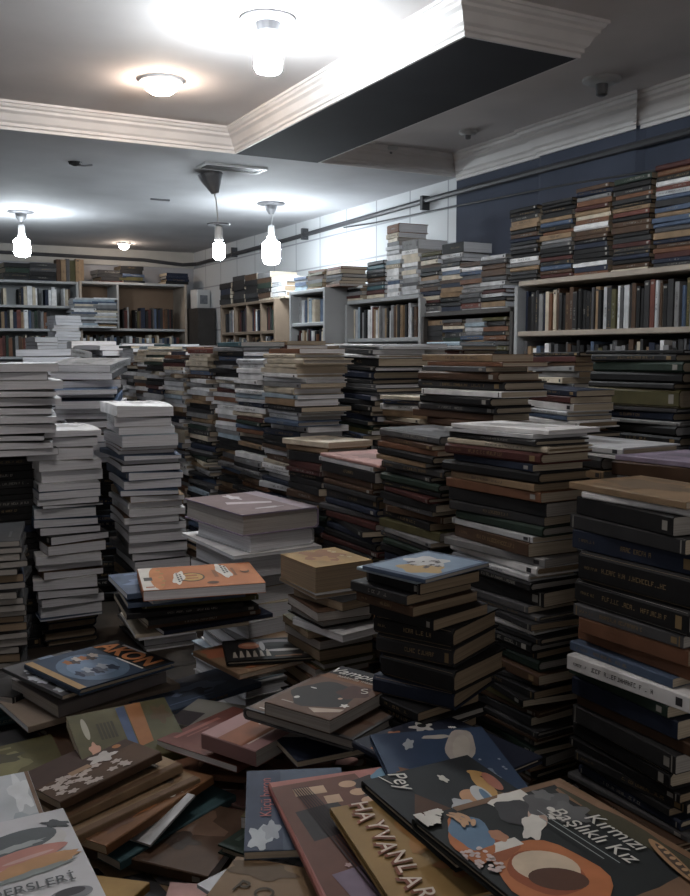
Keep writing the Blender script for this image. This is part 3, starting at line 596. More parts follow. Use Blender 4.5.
def heap(label, p0, p1, W, T, colr, z0, z1=None, edge='top', dv=0.0, style='soft', spine='left', art=None, page='cream', name='picture_book', curl=0.0, rgb=None, L=None, group='picture books heaped on the table'):
    """p0,p1: picture points of the cover's top edge (bottom edge if edge='bottom'); the book lies in the scene at heights z0,z1; dv = drop along v"""
    z1 = z0 if z1 is None else z1
    A = at_z(*p0, z0); B = at_z(*p1, z1); u = B - A; Ln = L or u.length; u.normalize()
    v = Vector((u.y, -u.x, 0)).normalized(); v = (v - Vector((0, 0, dv))); v = (v - u * v.dot(u)).normalized()
    y = -v; n = u.cross(y)
    ctr = A + u * (Ln / 2) + v * (W / 2) * (1 if edge == 'top' else -1) - n * T
    M = Matrix(((u.x, y.x, n.x, ctr.x), (u.y, y.y, n.y, ctr.y), (u.z, y.z, n.z, ctr.z), (0, 0, 0, 1)))
    rot = spine == 'left'
    cv, cf, fm, pv, pf = book_geo(W if rot else Ln, Ln if rot else W, T, style, 0, curl, RND.random(), letters=T > .014, rot=rot)
    cm = cover(colr) if rgb is None else mat('cover_' + name + '_%.2f_%.2f_%.2f' % rgb, rgb, .6, .15, 12, .2)
    o = mesh_obj(name, cv, cf, [cm, INKL], fm, None); o.matrix_world = M
    mesh_obj('page_block', pv, pf, PG[page], None, o)
    tag(o, label, 'book', group)
    occl(M, Ln, W, T, -2); HEAPPOS.append((ctr.copy(), label))
    if art:
        a = Art(Ln, W); art(a, o, Ln, W, T)
        if a.f: a.build(o, T)
    return o
WHT = (.62, .6, .56); CRM = (.55, .45, .34); ORG = (.42, .15, .06); BLK = (.012, .013, .015)
def art_forest(a, o, L, W, T):
    a.rect(0, 0, 1, .05, (.16, .09, .05)); a.rect(0, 0, .045, .75, (.17, .1, .06))
    a.blob(.32, .08, .3, .06, (.19, .11, .065), wob=.15); a.blob(.55, .1, .42, .06, (.05, .045, .025), wob=.2)
    a.blob(.93, .3, .07, .3, (.17, .1, .06), wob=.15)
    a.blob(.14, .42, .16, .14, WHT, wob=.18, lobes=7, rot=.3); a.blob(.19, .47, .13, .12, (.05, .05, .055), wob=.1); a.blob(.25, .42, .1, .045, (.5, .36, .3), rot=.7); a.blob(.3, .5, .13, .05, WHT, rot=.9, wob=.2)
    a.blob(.18, .27, .1, .14, (.1, .1, .105), wob=.2, lobes=4); a.blob(.28, .24, .09, .1, (.12, .12, .125), wob=.25); a.blob(.1, .23, .05, .05, (.14, .14, .145), wob=.2); a.blob(.22, .3, .02, .02, WHT); a.blob(.3, .33, .015, .015, WHT)
    # rust cloak, blue cloth, basket, blossoms
    a.blob(.62, .72, .26, .24, ORG, rot=.2, wob=.05); a.blob(.6, .73, .16, .17, (.27, .08, .035), wob=.03); a.blob(.57, .7, .12, .15, CRM, rot=.3); a.blob(.66, .72, .08, .13, (.09, .04, .025), rot=.4)
    a.blob(.36, .83, .1, .15, (.3, .1, .045), wob=.08); a.rect(.34, .66, .4, .84, WHT)
    a.blob(.26, .86, .2, .1, ORG, rot=.5, wob=.08); a.blob(.22, .82, .15, .1, (.12, .2, .3), rot=.45, wob=.08); a.blob(.3, .72, .05, .04, (.4, .2, .12), wob=.1)
    for i in range(40): a.blob(.42 + RND.uniform(-.08, .1), .95 + RND.uniform(-.08, .05), .011, .012, (.6, .5, .48))
    for i in range(9): a.blob(.08 + i * .012, .79 + .03 * math.sin(i * 2.1), .035, .012, (.5, .32, .2), rot=-.8 + i * .2)
    a.flowers(.05, .93, .045, .07, .03, 12, WHT); a.flowers(.88, .86, .06, .05, .022, 9, (.6, .52, .42))
    lettering('Kırmızı', .027, .5, .18, L, W, T, WHT, o, shear=.1); lettering('Başlıklı Kız', .027, .47, .3, L, W, T, WHT, o, shear=.1)
    for i, uu in enumerate((.44, .5)): a.rect(.22 + i * .06, .39 + i * .04, .7 - i * .05, .396 + i * .04, (.3, .33, .33))
    a.blob(.78, .16, .17, .035, (.32, .19, .1), rot=.35); a.blob(.79, .158, .14, .02, (.06, .04, .03), rot=.35)
    for i in range(6): a.blob(.69 + i * .04, .115 + i * .015, .012, .014, (.42, .27, .15))
heap('dark forest picture book with a rust cloak and white flowers on its cover', (560, 778), (745, 884), .2, .011, 'black', 1.112, 1.118, style='hard', art=art_forest, name='picture_book', rgb=(.016, .019, .02))
def art_pey(a, o, L, W, T):
    a.blob(.42, .2, .2, .055, (.45, .27, .1), rot=.2, wob=.05); a.blob(.25, .13, .07, .035, (.45, .27, .1), rot=-.8); a.blob(.38, .1, .12, .05, (.35, .14, .1), rot=.2)
    a.blob(.62, .16, .1, .08, (.1, .06, .03), wob=.25); a.blob(.7, .26, .08, .06, (.13, .075, .035), wob=.2)
    a.blob(.5, .38, .11, .1, (.5, .29, .17)); a.blob(.5, .31, .13, .07, (.5, .52, .53), rot=.3); a.blob(.52, .29, .1, .03, (.12, .2, .3), rot=.3); a.blob(.56, .52, .1, .09, (.4, .42, .45), wob=.15)
    a.poly([(.3, .75), (.8, .5), (.95, .75), (.6, 1)], (.075, .035, .02)); a.blob(.8, .78, .16, .1, (.14, .2, .28), wob=.1); a.blob(.84, .86, .14, .07, (.27, .12, .05), rot=.3)
    a.blob(.22, .42, .05, .03, (.5, .49, .44), wob=.2); a.flowers(.8, .6, .1, .06, .02, 6, (.4, .4, .4))
    lettering('Pey', .03, .13, .74, L, W, T, WHT, o, rot=-.15, shear=.2); a.blob(.08, .84, .07, .006, WHT, rot=-.3)
heap('black picture book showing a banana and blue cap on the heap', (466, 754), (572, 826), .152, .012, 'black', 1.094, 1.09, style='hard', art=art_pey, rgb=(.014, .017, .02))
def art_whale(a, o, L, W, T):
    a.blob(.28, .3, .27, .12, (.34, .31, .28), rot=.45, wob=.05); a.blob(.12, .45, .13, .03, (.36, .34, .31), rot=1.6, wob=.1); a.blob(.3, .3, .2, .07, (.38, .35, .31), rot=.45)
    a.blob(.2, .72, .08, .04, (.3, .33, .36), rot=.5, wob=.2)
    a.blob(.78, .5, .2, .22, (.045, .024, .018), wob=.1); a.blob(.7, .24, .1, .08, (.2, .24, .3), wob=.2); a.blob(.68, .8, .14, .16, (.16, .08, .05), wob=.2); a.poly([(.5, .9), (.56, .9), (.9, .3), (.84, .28)], (.14, .07, .04))
    a.flowers(.6, .15, .25, .1, .012, 8, (.3, .33, .38))
    lettering('BAL', .022, .78, .38, L, W, T, WHT, o, rot=.75); lettering('F', .022, .86, .6, L, W, T, WHT, o, rot=.75)
heap('blue picture book with a pale whale printed on its cover', (481, 726), (537, 798), .16, .01, 'slate-blue', 1.076, 1.074, style='hard', art=art_whale, rgb=(.03, .052, .1))
def art_hay(a, o, L, W, T):
    a.rect(0, 0, 1, .08, (.2, .12, .04)); a.blob(.45, .5, .2, .14, (.33, .17, .06), wob=.3); a.blob(.75, .35, .1, .2, (.3, .14, .06), wob=.3)
    for i, ch in enumerate('HAYVANLAR'):
        lettering(ch, .03, .075 + i * .107, .80 + .02 * math.sin(i * 2), L, W, T + .0004, (.2, .07, .04), o, rot=.1 * math.sin(i * 3), bold=.0014)
        lettering(ch, .03, .07 + i * .107, .785 + .02 * math.sin(i * 2), L, W, T + .0008, (.64, .55, .47), o, rot=.1 * math.sin(i * 3))
heap('mustard animal book with bubble letters along its lower edge', (450, 787), (540, 881), .152, .01, 'mustard', 1.08, 1.078, style='hard', art=art_hay, rgb=(.28, .18, .07))
def art_house(a, o, L, W, T):
    a.poly([(0, .05), (.45, .03), (.62, .95), (.02, 1)], (.12, .05, .035))
    a.poly([(.4, .1), (.52, .06), (.66, .36), (.55, .5), (.46, .42)], (.035, .025, .025))
    a.poly([(.06, .3), (.28, .26), (.32, .5), (.08, .55)], (.02, .017, .018))
    for i in range(5): a.blob(.38 + i * .03, .12 + i * .085, .045, .032, (.5, .33, .22))
    for uu, vv in ((.18, .1), (.23, .2), (.28, .58), (.1, .1)): a.rect(uu, vv, uu + .08, vv + .07, (.5, .35, .24))
    a.poly([(.28, .62), (.48, .55), (.54, .78), (.36, .86), (.36, .74)], (.5, .5, .5)); a.blob(.42, .68, .05, .05, (.08, .12, .15), wob=.3)
    a.blob(.62, .1, .1, .08, (.13, .25, .36), wob=.08); a.poly([(.66, .1), (.78, .08), (.92, .0), (.98, .12), (.85, .22), (.72, .2)], (.5, .52, .5))
    a.blob(.85, .05, .12, .04, (.17, .15, .17), wob=.2); a.poly([(.62, .22), (.8, .1), (.9, .3), (.7, .5)], (.2, .14, .06))
    a.poly([(.08, .8), (.95, .62), (1, 1), (.12, 1)], (.16, .12, .17)); a.poly([(.3, .86), (.46, .83), (.5, 1), (.34, 1)], (.28, .22, .3)); a.flowers(.55, .72, .4, .04, .014, 24, (.42, .28, .27))
    for i in range(7): a.poly([(.1 + i * .012, .1), (.105 + i * .012, .1), (.22 + i * .02, 1), (.21 + i * .02, 1)], (.03, .02, .022))
    a.poly([(.52, .5), (.53, .5), (.58, .9), (.57, .9)], (.5, .42, .38)); a.poly([(.55, .5), (.75, .68), (.74, .69), (.54, .52)], (.6, .42, .38))
heap('pink picture book with a brown house of arched windows', (268, 783), (450, 757), .28, .011, 'pink', 1.06, 1.062, style='hard', art=art_house, rgb=(.36, .15, .13))
def art_blue(a, o, L, W, T):
    a.rect(0, 0, 1, .35, (.035, .05, .09)); a.blob(.14, .14, .13, .1, (.4, .44, .48), wob=.3); a.blob(.22, .25, .1, .08, (.3, .33, .37), wob=.25)
    lettering('Küçü beron', .02, .62, .2, L, W, T, (.36, .12, .12), o)
heap('blue-grey slim book with upright red lettering by the house book', (244, 852), (247, 771), .125, .01, 'slate-blue', 1.045, 1.05, art=art_blue, rgb=(.06, .085, .13), spine='bottom')
def art_po(a, o, L, W, T):
    lettering('P O', .03, .36, .3, L, W, T, (.05, .035, .02), o, rot=-.2); lettering('alle', .03, .5, .62, L, W, T, (.04, .03, .02), o, bold=.001); a.blob(.3, .1, .3, .08, (.1, .065, .035), wob=.2)
heap('cardboard brown book lettered in black at the lower edge of the heap', (236, 856), (345, 874), .2, .012, 'tan', 1.035, art=art_po, rgb=(.19, .125, .07))
def art_slip(a, o, L, W, T): lettering('ELY', .018, .62, .3, L, W, T, (.25, .27, .3), o, rot=.2)
heap('white booklet with faint lettering beside the cardboard brown book', (197, 884), (244, 860), .15, .005, 'white', 1.02, L=.16, art=art_slip, page='white', rgb=(.5, .52, .56))
def art_ders(a, o, L, W, T):
    a.blob(.72, .23, .24, .11, (.5, .5, .5), rot=-.1); a.blob(.71, .2, .21, .085, (.09, .105, .115), rot=-.15); a.blob(.7, .235, .14, .02, (.3, .33, .34), rot=-.12, wob=.2, lobes=9); a.blob(.93, .12, .07, .03, (.06, .07, .08), rot=.4, wob=.25)
    a.blob(.7, .32, .24, .055, (.42, .2, .17), rot=-.12, wob=.03); a.blob(.74, .33, .13, .012, (.5, .33, .3), rot=-.12); a.blob(.76, .395, .22, .05, (.42, .24, .12), rot=-.12, wob=.08, lobes=11); a.blob(.74, .445, .2, .02, (.22, .25, .25), rot=-.12, wob=.2, lobes=9)
    a.blob(.38, .39, .16, .06, (.07, .09, .16), rot=-.05); a.blob(.38, .39, .1, .012, (.3, .33, .4)); a.blob(.36, .46, .17, .025, (.42, .2, .17)); a.blob(.4, .3, .14, .03, (.4, .22, .2))
    a.blob(.86, .645, .1, .042, (.17, .18, .2)); a.blob(.86, .63, .07, .025, (.05, .05, .06)); a.blob(.56, .64, .09, .02, (.35, .4, .44), wob=.3); a.blob(.66, .69, .07, .012, (.35, .4, .44), wob=.3)
    for i, c in enumerate(((.05, .09, .1), (.35, .1, .08), (.06, .06, .07), (.38, .15, .08), (.4, .16, .1), (.05, .05, .06))): a.rect(.56 + i * .06, .74, .61 + i * .06, .785, c)
    for i, c in enumerate(((.08, .1, .14), (.3, .1, .07), (.04, .07, .1))): a.rect(.3 + i * .07, .73, .36 + i * .07, .78, c)
    lettering('TÜM DERSLERİ', .019, .6, .54, L, W, T, (.09, .1, .11), o); lettering('BÜYÜK', .009, .66, .2, L, W, T, (.4, .42, .42), o) if False else None
heap('white textbook cover with stacked burger shapes at the corner of the heap', (-140, 854), (63, 808), .275, .014, 'white', 1.085, art=art_ders, page='white', rgb=(.5, .51, .54))
def art_foil(a, o, L, W, T):
    a.blob(.85, .3, .1, .25, (.55, .58, .6), wob=.3); a.blob(.8, .7, .18, .1, (.3, .34, .37), wob=.3); a.rect(.955, 0, 1, 1, (.14, .09, .06))
heap('silvery shrink-wrapped book behind the white textbook cover', (-70, 790), (28, 771), .2, .016, 'silver', 1.03, art=art_foil, rgb=(.4, .43, .46))
def art_olive(a, o, L, W, T):
    a.poly([(.58, .0), (.74, .0), (.7, .75), (.56, .8)], (.28, .12, .045)); a.poly([(.48, .03), (.57, .02), (.55, .75), (.47, .75)], (.05, .08, .16)); a.blob(.13, .3, .03, .2, (.35, .33, .27)); a.blob(.15, .7, .05, .13, (.45, .25, .18), wob=.2); a.blob(.88, .3, .09, .16, (.09, .06, .03), wob=.3)
    for i in range(5): a.rect(.24 + i * .035, .25, .265 + i * .035, .55, (.04, .035, .02))
heap('olive paperback with blue and orange printed patches atop the fan', (66, 717), (164, 697), .15, .02, 'olive', .985, .99, dv=.25, art=art_olive, spine='bottom', name='paperback')
def art_bloom(a, o, L, W, T):
    a.rect(0, 0, 1, .5, (.05, .03, .025))
    a.flowers(.4, .72, .38, .2, .045, 26, (.42, .36, .33)); a.blob(.85, .4, .04, .05, (.35, .16, .07)); a.rect(.3, .5, .5, .6, (.3, .2, .13)); a.blob(.65, .5, .12, .12, (.45, .42, .4), wob=.3)
heap('brown book with pale blossoms on the cover in the fan', (60, 802), (161, 752), .15, .014, 'brown', .955, .975, edge='bottom', dv=-.1, art=art_bloom, spine='bottom')
def art_tan(a, o, L, W, T): a.blob(.5, .6, .3, .1, (.12, .07, .04), rot=.1, wob=.2); a.blob(.8, .5, .12, .3, (.1, .08, .06), wob=.2); a.rect(0, .9, 1, 1, (.12, .07, .04))
heap('tan book fanned out below the blossom cover', (66, 819), (182, 764), .15, .014, 'tan', .935, .955, edge='bottom', dv=-.1, art=art_tan, spine='bottom')
def art_rust(a, o, L, W, T):
    a.blob(.72, .75, .1, .09, (.05, .045, .09), wob=.2); a.blob(.85, .55, .08, .1, (.06, .05, .1), wob=.2); a.blob(.45, .8, .2, .07, (.33, .13, .05), wob=.3); a.blob(.6, .62, .06, .06, (.4, .2, .08)); a.blob(.25, .8, .14, .08, (.12, .06, .04), wob=.3); a.blob(.66, .9, .025, .03, WHT)
heap('cream-edged brown book fanned above the rust patterned cover', (78, 836), (200, 778), .15, .013, 'cream', .922, .94, edge='bottom', dv=-.08, art=art_tan, spine='bottom', rgb=(.22, .15, .09))
heap('rust patterned picture book at the bottom of the fan', (106, 846), (213, 776), .15, .014, 'rust', .918, .935, edge='bottom', dv=-.08, art=art_rust, spine='bottom', rgb=(.16, .075, .035))
heap('dark teal book peeping out under the rust patterned cover', (120, 862), (236, 795), .17, .014, 'teal', .89, .9, edge='bottom', spine='bottom')
heap('thin grey booklet jutting out beneath the fan', (150, 845), (195, 795), .16, .004, 'silver', .9, .93, edge='bottom', spine='bottom', name='magazine')
def art_kon(a, o, L, W, T):
    a.rect(0, .0, .08, 1, (.3, .2, .1)); a.rect(.7, .0, 1, 1, BLK); a.blob(.4, .55, .3, .42, (.1, .15, .22)); a.blob(.4, .55, .22, .28, (.14, .2, .29))
    for i in range(6): a.blob(.3 + i * .055, .28 + .04 * math.sin(i * 2), .04, .07, [(.3, .12, .05), (.06, .05, .05), (.4, .36, .33)][i % 3], wob=.2)
    for i in range(7): a.blob(.22 + i * .05, .66 + .05 * math.sin(i * 2.3), .045, .09, [(.03, .04, .07), (.1, .12, .16), (.3, .33, .38)][i % 3], wob=.2)
    lettering('AKON', .06, .81, .5, L, W, T, (.4, .16, .06), o, rot=-math.pi / 2 + .03, bold=.002)
    a.rect(.93, .2, .96, .6, (.4, .4, .4)); a.rect(.675, .5, .695, .95, WHT)
heap('blue picture book with big orange letters on the pile of magazines', (24, 664), (117, 640), .2, .012, 'slate-blue', 1.0, art=art_kon, style='hard', rgb=(.035, .055, .09))
def art_cloud(a, o, L, W, T): a.flowers(.25, .6, .2, .35, .07, 10, (.45, .48, .52)); a.rect(.5, 0, .7, 1, (.16, .2, .27))
heap('book with cloud shapes peeping out beside the blue picture book', (2, 668), (70, 650), .22, .008, 'dark-grey', .984, art=art_cloud)
heap('thick grey magazine with a worn edge below the blue picture book', (58, 706), (166, 671), .2, .024, 'grey', .955, .965, edge='bottom', spine='bottom', rgb=(.22, .2, .2), name='magazine', page='grey')
heap('lower grey magazine jutting out beneath the worn magazine', (28, 727), (180, 684), .2, .012, 'cream', .925, .935, edge='bottom', spine='bottom', name='magazine', page='white', rgb=(.25, .2, .16))
def art_je(a, o, L, W, T): lettering('JEF', .035, .5, .62, L, W, T, (.07, .06, .055), o, bold=.0015); a.rect(0, 0, .5, .3, (.05, .045, .05))
heap('grey book with large dark letters between the fan and the pink novel', (165, 722), (192, 703), .16, .012, 'grey', .945, art=art_je, L=.12, rgb=(.22, .22, .2))
def art_pink(a, o, L, W, T):
    a.rect(0, .3, 1, .75, (.22, .08, .04)); a.blob(.62, .35, .13, .12, (.6, .58, .55), wob=.2); a.blob(.5, .52, .14, .1, (.55, .45, .4), wob=.2); a.poly([(.62, .1), (.98, .02), (.98, .14), (.66, .26)], (.5, .46, .4)); a.blob(.72, .22, .07, .1, BLK, wob=.2); a.rect(.05, .76, .95, .79, (.6, .5, .45))
heap('pink paperback novel with a white burst on its brown cover', (201, 733), (288, 690), .115, .026, 'pink', 1.0, 1.005, art=art_pink, spine='left', name='paperback', page='grey', rgb=(.32, .19, .19))
def art_vamp(a, o, L, W, T):
    a.rect(0, 0, 1, .2, (.02, .018, .02)); a.rect(0, .2, 1, .3, (.17, .075, .035)); a.rect(0, .3, 1, 1, (.11, .06, .04)); a.blob(.45, .62, .42, .27, (.024, .022, .022), wob=.08); a.blob(.72, .45, .2, .14, (.06, .025, .02), wob=.15)
    a.blob(.22, .78, .035, .026, WHT); a.blob(.2, .55, .05, .01, WHT); a.rect(.12, .88, .3, .895, (.4, .35, .3)); a.blob(.88, .72, .05, .03, WHT, wob=.3); a.blob(.7, .62, .03, .02, (.45, .3, .22)); a.poly([(.55, .9), (.95, .78), (.95, .84), (.7, .95)], (.42, .34, .28))
    lettering('Vampirler', .032, .5, .13, L, W, T, WHT, o, shear=.25); lettering('hakkında masallar', .012, .55, .23, L, W, T, (.45, .4, .35), o); lettering('S', .03, .82, .4, L, W, T, (.5, .45, .4), o, rot=.6)
heap('brown novel with white script lettering lying on a bigger book', (342, 666), (404, 681), .2, .02, 'brown', 1.072, style='soft', art=art_vamp, name='paperback', rgb=(.09, .055, .038), page='grey')
def art_big(a, o, L, W, T): a.rect(.03, .03, .97, .97, (.13, .09, .07)); a.blob(.3, .1, .2, .04, (.35, .3, .27), wob=.2); a.blob(.7, .7, .25, .1, (.09, .05, .035), wob=.2); a.rect(.1, .92, .5, .935, (.4, .37, .33))
heap('big dull brown hardcover lying beneath the script-lettered novel', (320, 672), (424, 698), .2, .018, 'dark-grey', 1.044, style='hard', art=art_big, name='hardcover_book', page='grey')
def art_cols(a, o, L, W, T): a.blob(.3, .3, .2, .2, (.3, .11, .05), wob=.2); a.blob(.45, .6, .1, .08, (.05, .12, .25)); a.poly([(.5, .4), (.7, .5), (.5, 1), (.3, .9)], (.45, .42, .4)); a.rect(0, 0, .3, 1, (.2, .08, .04))
heap('rust and blue book slipping out under the big brown hardcover', (254, 716), (312, 777), .16, .01, 'navy', 1.0, art=art_cols, L=.19, edge='bottom')
def art_bird(a, o, L, W, T):
    a.blob(.15, .25, .14, .2, (.3, .11, .06), wob=.2); a.blob(.3, .3, .1, .1, (.45, .42, .38), wob=.3); a.blob(.4, .8, .3, .12, (.3, .11, .05), wob=.2); a.blob(.75, .85, .15, .08, (.4, .22, .15), wob=.2); a.blob(.88, .93, .1, .07, (.4, .38, .35)); a.blob(.25, .6, .15, .08, (.09, .07, .04), wob=.2)
heap('tan picture book with red patches below the black fish cover', (193, 651), (296, 628), .17, .01, 'tan', 1.02, 1.02, art=art_bird, rgb=(.2, .13, .08))
def art_fish(a, o, L, W, T):
    a.blob(.3, .33, .13, .16, (.25, .1, .06)); a.blob(.3, .3, .09, .07, (.35, .2, .13)); a.blob(.62, .25, .24, .16, (.17, .16, .17), rot=.15); a.blob(.63, .32, .22, .1, (.03, .03, .03), rot=.15); a.blob(.66, .62, .2, .06, (.32, .31, .31), rot=.05); a.blob(.9, .6, .05, .05, (.25, .09, .05)); a.blob(.93, .82, .05, .06, (.4, .4, .38))
    for i in range(6): a.poly([(.08 + i * .075, .88), (.1 + i * .075, .62 - .04 * (i % 3)), (.12 + i * .075, .62 - .04 * (i % 2)), (.135 + i * .075, .88)], (.33, .3, .26))
    a.blob(.44, .4, .03, .22, (.33, .32, .32)); a.rect(.55, .88, .85, .93, (.16, .09, .05))
heap('black fish picture book lying on the tan picture book', (222, 641), (306, 636), .125, .009, 'black', 1.032, 1.032, art=art_fish, style='hard')
def art_tile(a, o, L, W, T): a.rect(.06, .06, .94, .94, (.13, .065, .03)); a.blob(.5, .5, .3, .2, (.06, .035, .02), wob=.3); a.blob(.3, .3, .1, .1, (.07, .04, .02), wob=.3)
heap('rust brown book lying before the stack of the fat gold book', (372, 608), (398, 628), .13, .012, 'brown', 1.06, 1.05, art=art_tile, rgb=(.15, .075, .035), L=.125)
def art_creat(a, o, L, W, T): a.blob(.24, .17, .17, .055, (.33, .13, .06), wob=.35); a.blob(.36, .1, .07, .05, (.33, .13, .06), wob=.2); a.blob(.12, .2, .05, .04, (.33, .13, .06), wob=.3); a.blob(.64, .13, .09, .075, (.5, .48, .46), wob=.35); a.blob(.66, .11, .04, .035, BLK); a.flowers(.75, .25, .12, .12, .018, 5, WHT)
heap('navy picture book with orange animal shapes behind the banana cover', (352, 741), (440, 712), .2, .01, 'navy', 1.052, art=art_creat, style='hard', rgb=(.014, .018, .034))
# the orange cover and its pile
def art_orange(a, o, L, W, T):
    a.rect(0, 0, .13, 1, (.55, .53, .5)); a.blob(.14, .5, .06, .48, (.45, .18, .07)); a.rect(.03, .45, .1, .6, (.06, .06, .06)); a.rect(.03, .85, .1, .9, (.3, .1, .05))
    a.blob(.43, .55, .11, .2, (.06, .045, .03)); a.blob(.43, .55, .095, .17, (.45, .27, .09)); a.rect(.38, .45, .48, .52, (.3, .12, .05)); a.rect(.38, .58, .48, .63, (.3, .12, .05)); a.blob(.32, .55, .05, .28, WHT, rot=.1, wob=.15); a.blob(.72, .35, .055, .33, WHT, rot=-.06, wob=.12); a.blob(.58, .85, .05, .06, (.1, .05, .03)); a.blob(.9, .42, .04, .1, (.12, .06, .03)); a.blob(.9, .38, .035, .06, (.43, .17, .07))
    a.rect(.62, .3, .655, .62, (.22, .09, .04)); a.rect(.79, .25, .815, .6, (.22, .09, .04))
    for i in range(5): a.blob(.17 + .02 * (i % 2), .15 + i * .17, .018, .03, (.3, .2, .07))
    for uu, v0, nn in ((.305, .36, 5), (.33, .4, 4), (.712, .1, 5), (.738, .16, 4)):
        for i in range(nn): a.rect(uu, v0 + i * .085, uu + .016, v0 + .055 + i * .085, (.06, .06, .07))
heap('bright orange book with a white band topping the pile of large books', (137, 569), (249, 562), .185, .02, 'orange', 1.155, 1.155, art=art_orange, spine='left', page='white', rgb=(.4, .15, .06))
stack('pile under the bright orange book', .6, 1.83, 1.1325, 1.04, -4, align='center', prof='dark', L=(.23, .24), W=(.17, .185), T=(.009, .012), jit=.01, yawj=6, kinds=(('picture_book', 1),), pages=('white', 'cream'),
      top=[dict(col='slate-blue', T=.012, L=.24, dx=-.015, yaw=2, art='any'), dict(col='pale-blue', T=.008, dx=.02, yaw=9), dict(col='slate-blue', T=.01, dx=-.01, yaw=-2), dict(col='olive', T=.01, dx=.02, yaw=-6), dict(col='black', T=.012, dx=-.01, yaw=-2), dict(col='charcoal', T=.012, dx=-.015, yaw=6), dict(col='brown', T=.012, yaw=3), dict(col='navy', T=.009, L=.24, dx=.02, yaw=8)])
# ---- buried books under and between the named ones
def place_filler():
    rr = random.Random(5); n = 0
    lim = [(0, 560, .80, .9), (0, 690, .78, .92)]
    cells = []
    for gx in range(9):
        for gy in range(9):
            X = -.42 + gx * .165 + rr.uniform(-.04, .04); Y = .62 + gy * .185 + rr.uniform(-.05, .05)
            cells.append((X, Y))
    for li, zc in enumerate((.765, .8, .835, .87, .905, .94, .965)):
        for X, Y in cells:
            d = Vector((X, Y, 0)).dot(HEAD); px = 345 + FPX * Vector((X, Y, 0)).dot(RIGHT) / d
            if X > .62 and Y > .95 or X > .78: continue
            if Y > 2.05 or (X < .1 and Y > 1.75): continue
            zmax = 1.0 - max(0, (d - .95)) * .1 if d < 2.1 else .9
            if px < 240 and 1.0 < d < 1.72: zmax = min(zmax, .885)
            if zc > zmax: continue
            if rr.random() < .12: continue
            L, W, T = rr.uniform(.19, .26), rr.uniform(.14, .19), rr.uniform(.008, .022)
            x, y = X + rr.uniform(-.04, .04), Y + rr.uniform(-.04, .04)
            M = Matrix.Translation((x, y, zc + rr.uniform(0, .012))) @ Matrix.Rotation(rr.uniform(-.9, 1.2), 4, 'Z') @ Matrix.Rotation(rr.uniform(-.08, .08), 4, 'X') @ Matrix.Rotation(rr.uniform(-.08, .08), 4, 'Y')
            spec(M, L, W, T, 'picture_book', 'soft' if rr.random() < .5 else 'hard', rr.choice(PROFILE['cover']), rr.choice(['cream', 'white', 'grey']), None, art='any')
place_filler()

def any_art(b_, o):
    L, W, T = b_['L'], b_['W'], b_['T']; a = Art(L, W); r = RND; c = PAL[b_['col']]; k = b_['art']
    if k == 'beach':
        a.rect(.06, .06, .94, .94, (.2, .27, .36)); a.blob(.6, .68, .3, .2, (.38, .27, .13), wob=.15); a.blob(.42, .42, .28, .2, (.5, .5, .5), wob=.2); a.flowers(.5, .5, .2, .15, .035, 12, (.1, .09, .09)); a.flowers(.35, .4, .2, .2, .05, 6, (.5, .5, .5))
    elif k == 'mauve':
        a.rect(0, 0, 1, 1, (.17, .125, .13)); a.rect(.0, .8, 1, 1, (.26, .22, .25)); a.poly([(.5, .2), (.6, .25), (.45, .75), (.38, .7)], (.45, .4, .42)); a.blob(.8, .5, .12, .07, (.5, .47, .48), wob=.3); a.blob(.2, .5, .03, .18, (.4, .37, .38), wob=.2)
    elif k == 'gold':
        a.blob(.6, .5, .33, .3, (.2, .09, .04), wob=.3); a.blob(.4, .4, .15, .15, (.3, .17, .06), wob=.3); a.flowers(.5, .8, .3, .06, .035, 6, (.42, .33, .2))
    else:
        mul = 1.9 if sum(c) < .5 else .62; d = tuple(min(.6, x * mul + .02) for x in c); e = tuple(x * .5 + .02 for x in c)
        a.blob(r.uniform(.35, .65), r.uniform(.35, .6), r.uniform(.15, .32), r.uniform(.12, .28), d, wob=.2); a.blob(r.uniform(.3, .7), r.uniform(.3, .7), .14, .12, e, wob=.25)
        a.rect(.12, .08, r.uniform(.5, .88), .13, d); a.rect(.2, .17, r.uniform(.4, .7), .19, d); a.rect(.15, .86, r.uniform(.3, .6), .89, d)
    ob = a.build(o, T); ob.location.z = T
# ------------------------------------------------------------------ choose, then build
for i, bk in enumerate(BOOKS): occl(bk['M'], bk['L'], bk['W'], bk['T'], i)
tree = BVHTree.FromPolygons(verts, polys)
cnt = {}
for py in range(1, 896, 2):
    for px in range(1, 690, 2):
        hit = tree.ray_cast(EYE, ray(px, py).normalized(), 20)
        if hit[2] is not None: w = owner[hit[2]]; cnt[w] = cnt.get(w, 0) + 1
KMAX = {'paperback': 300, 'hardcover_book': 290, 'textbook': 290, 'picture_book': 250, 'magazine': 100}
chosen = set()
for kd in KMAX:
    c = sorted([i for i, b_ in enumerate(BOOKS) if b_['kind'] == kd and cnt.get(i, 0) >= 2], key=lambda i: -cnt[i])[:KMAX[kd]]
    chosen |= set(c)
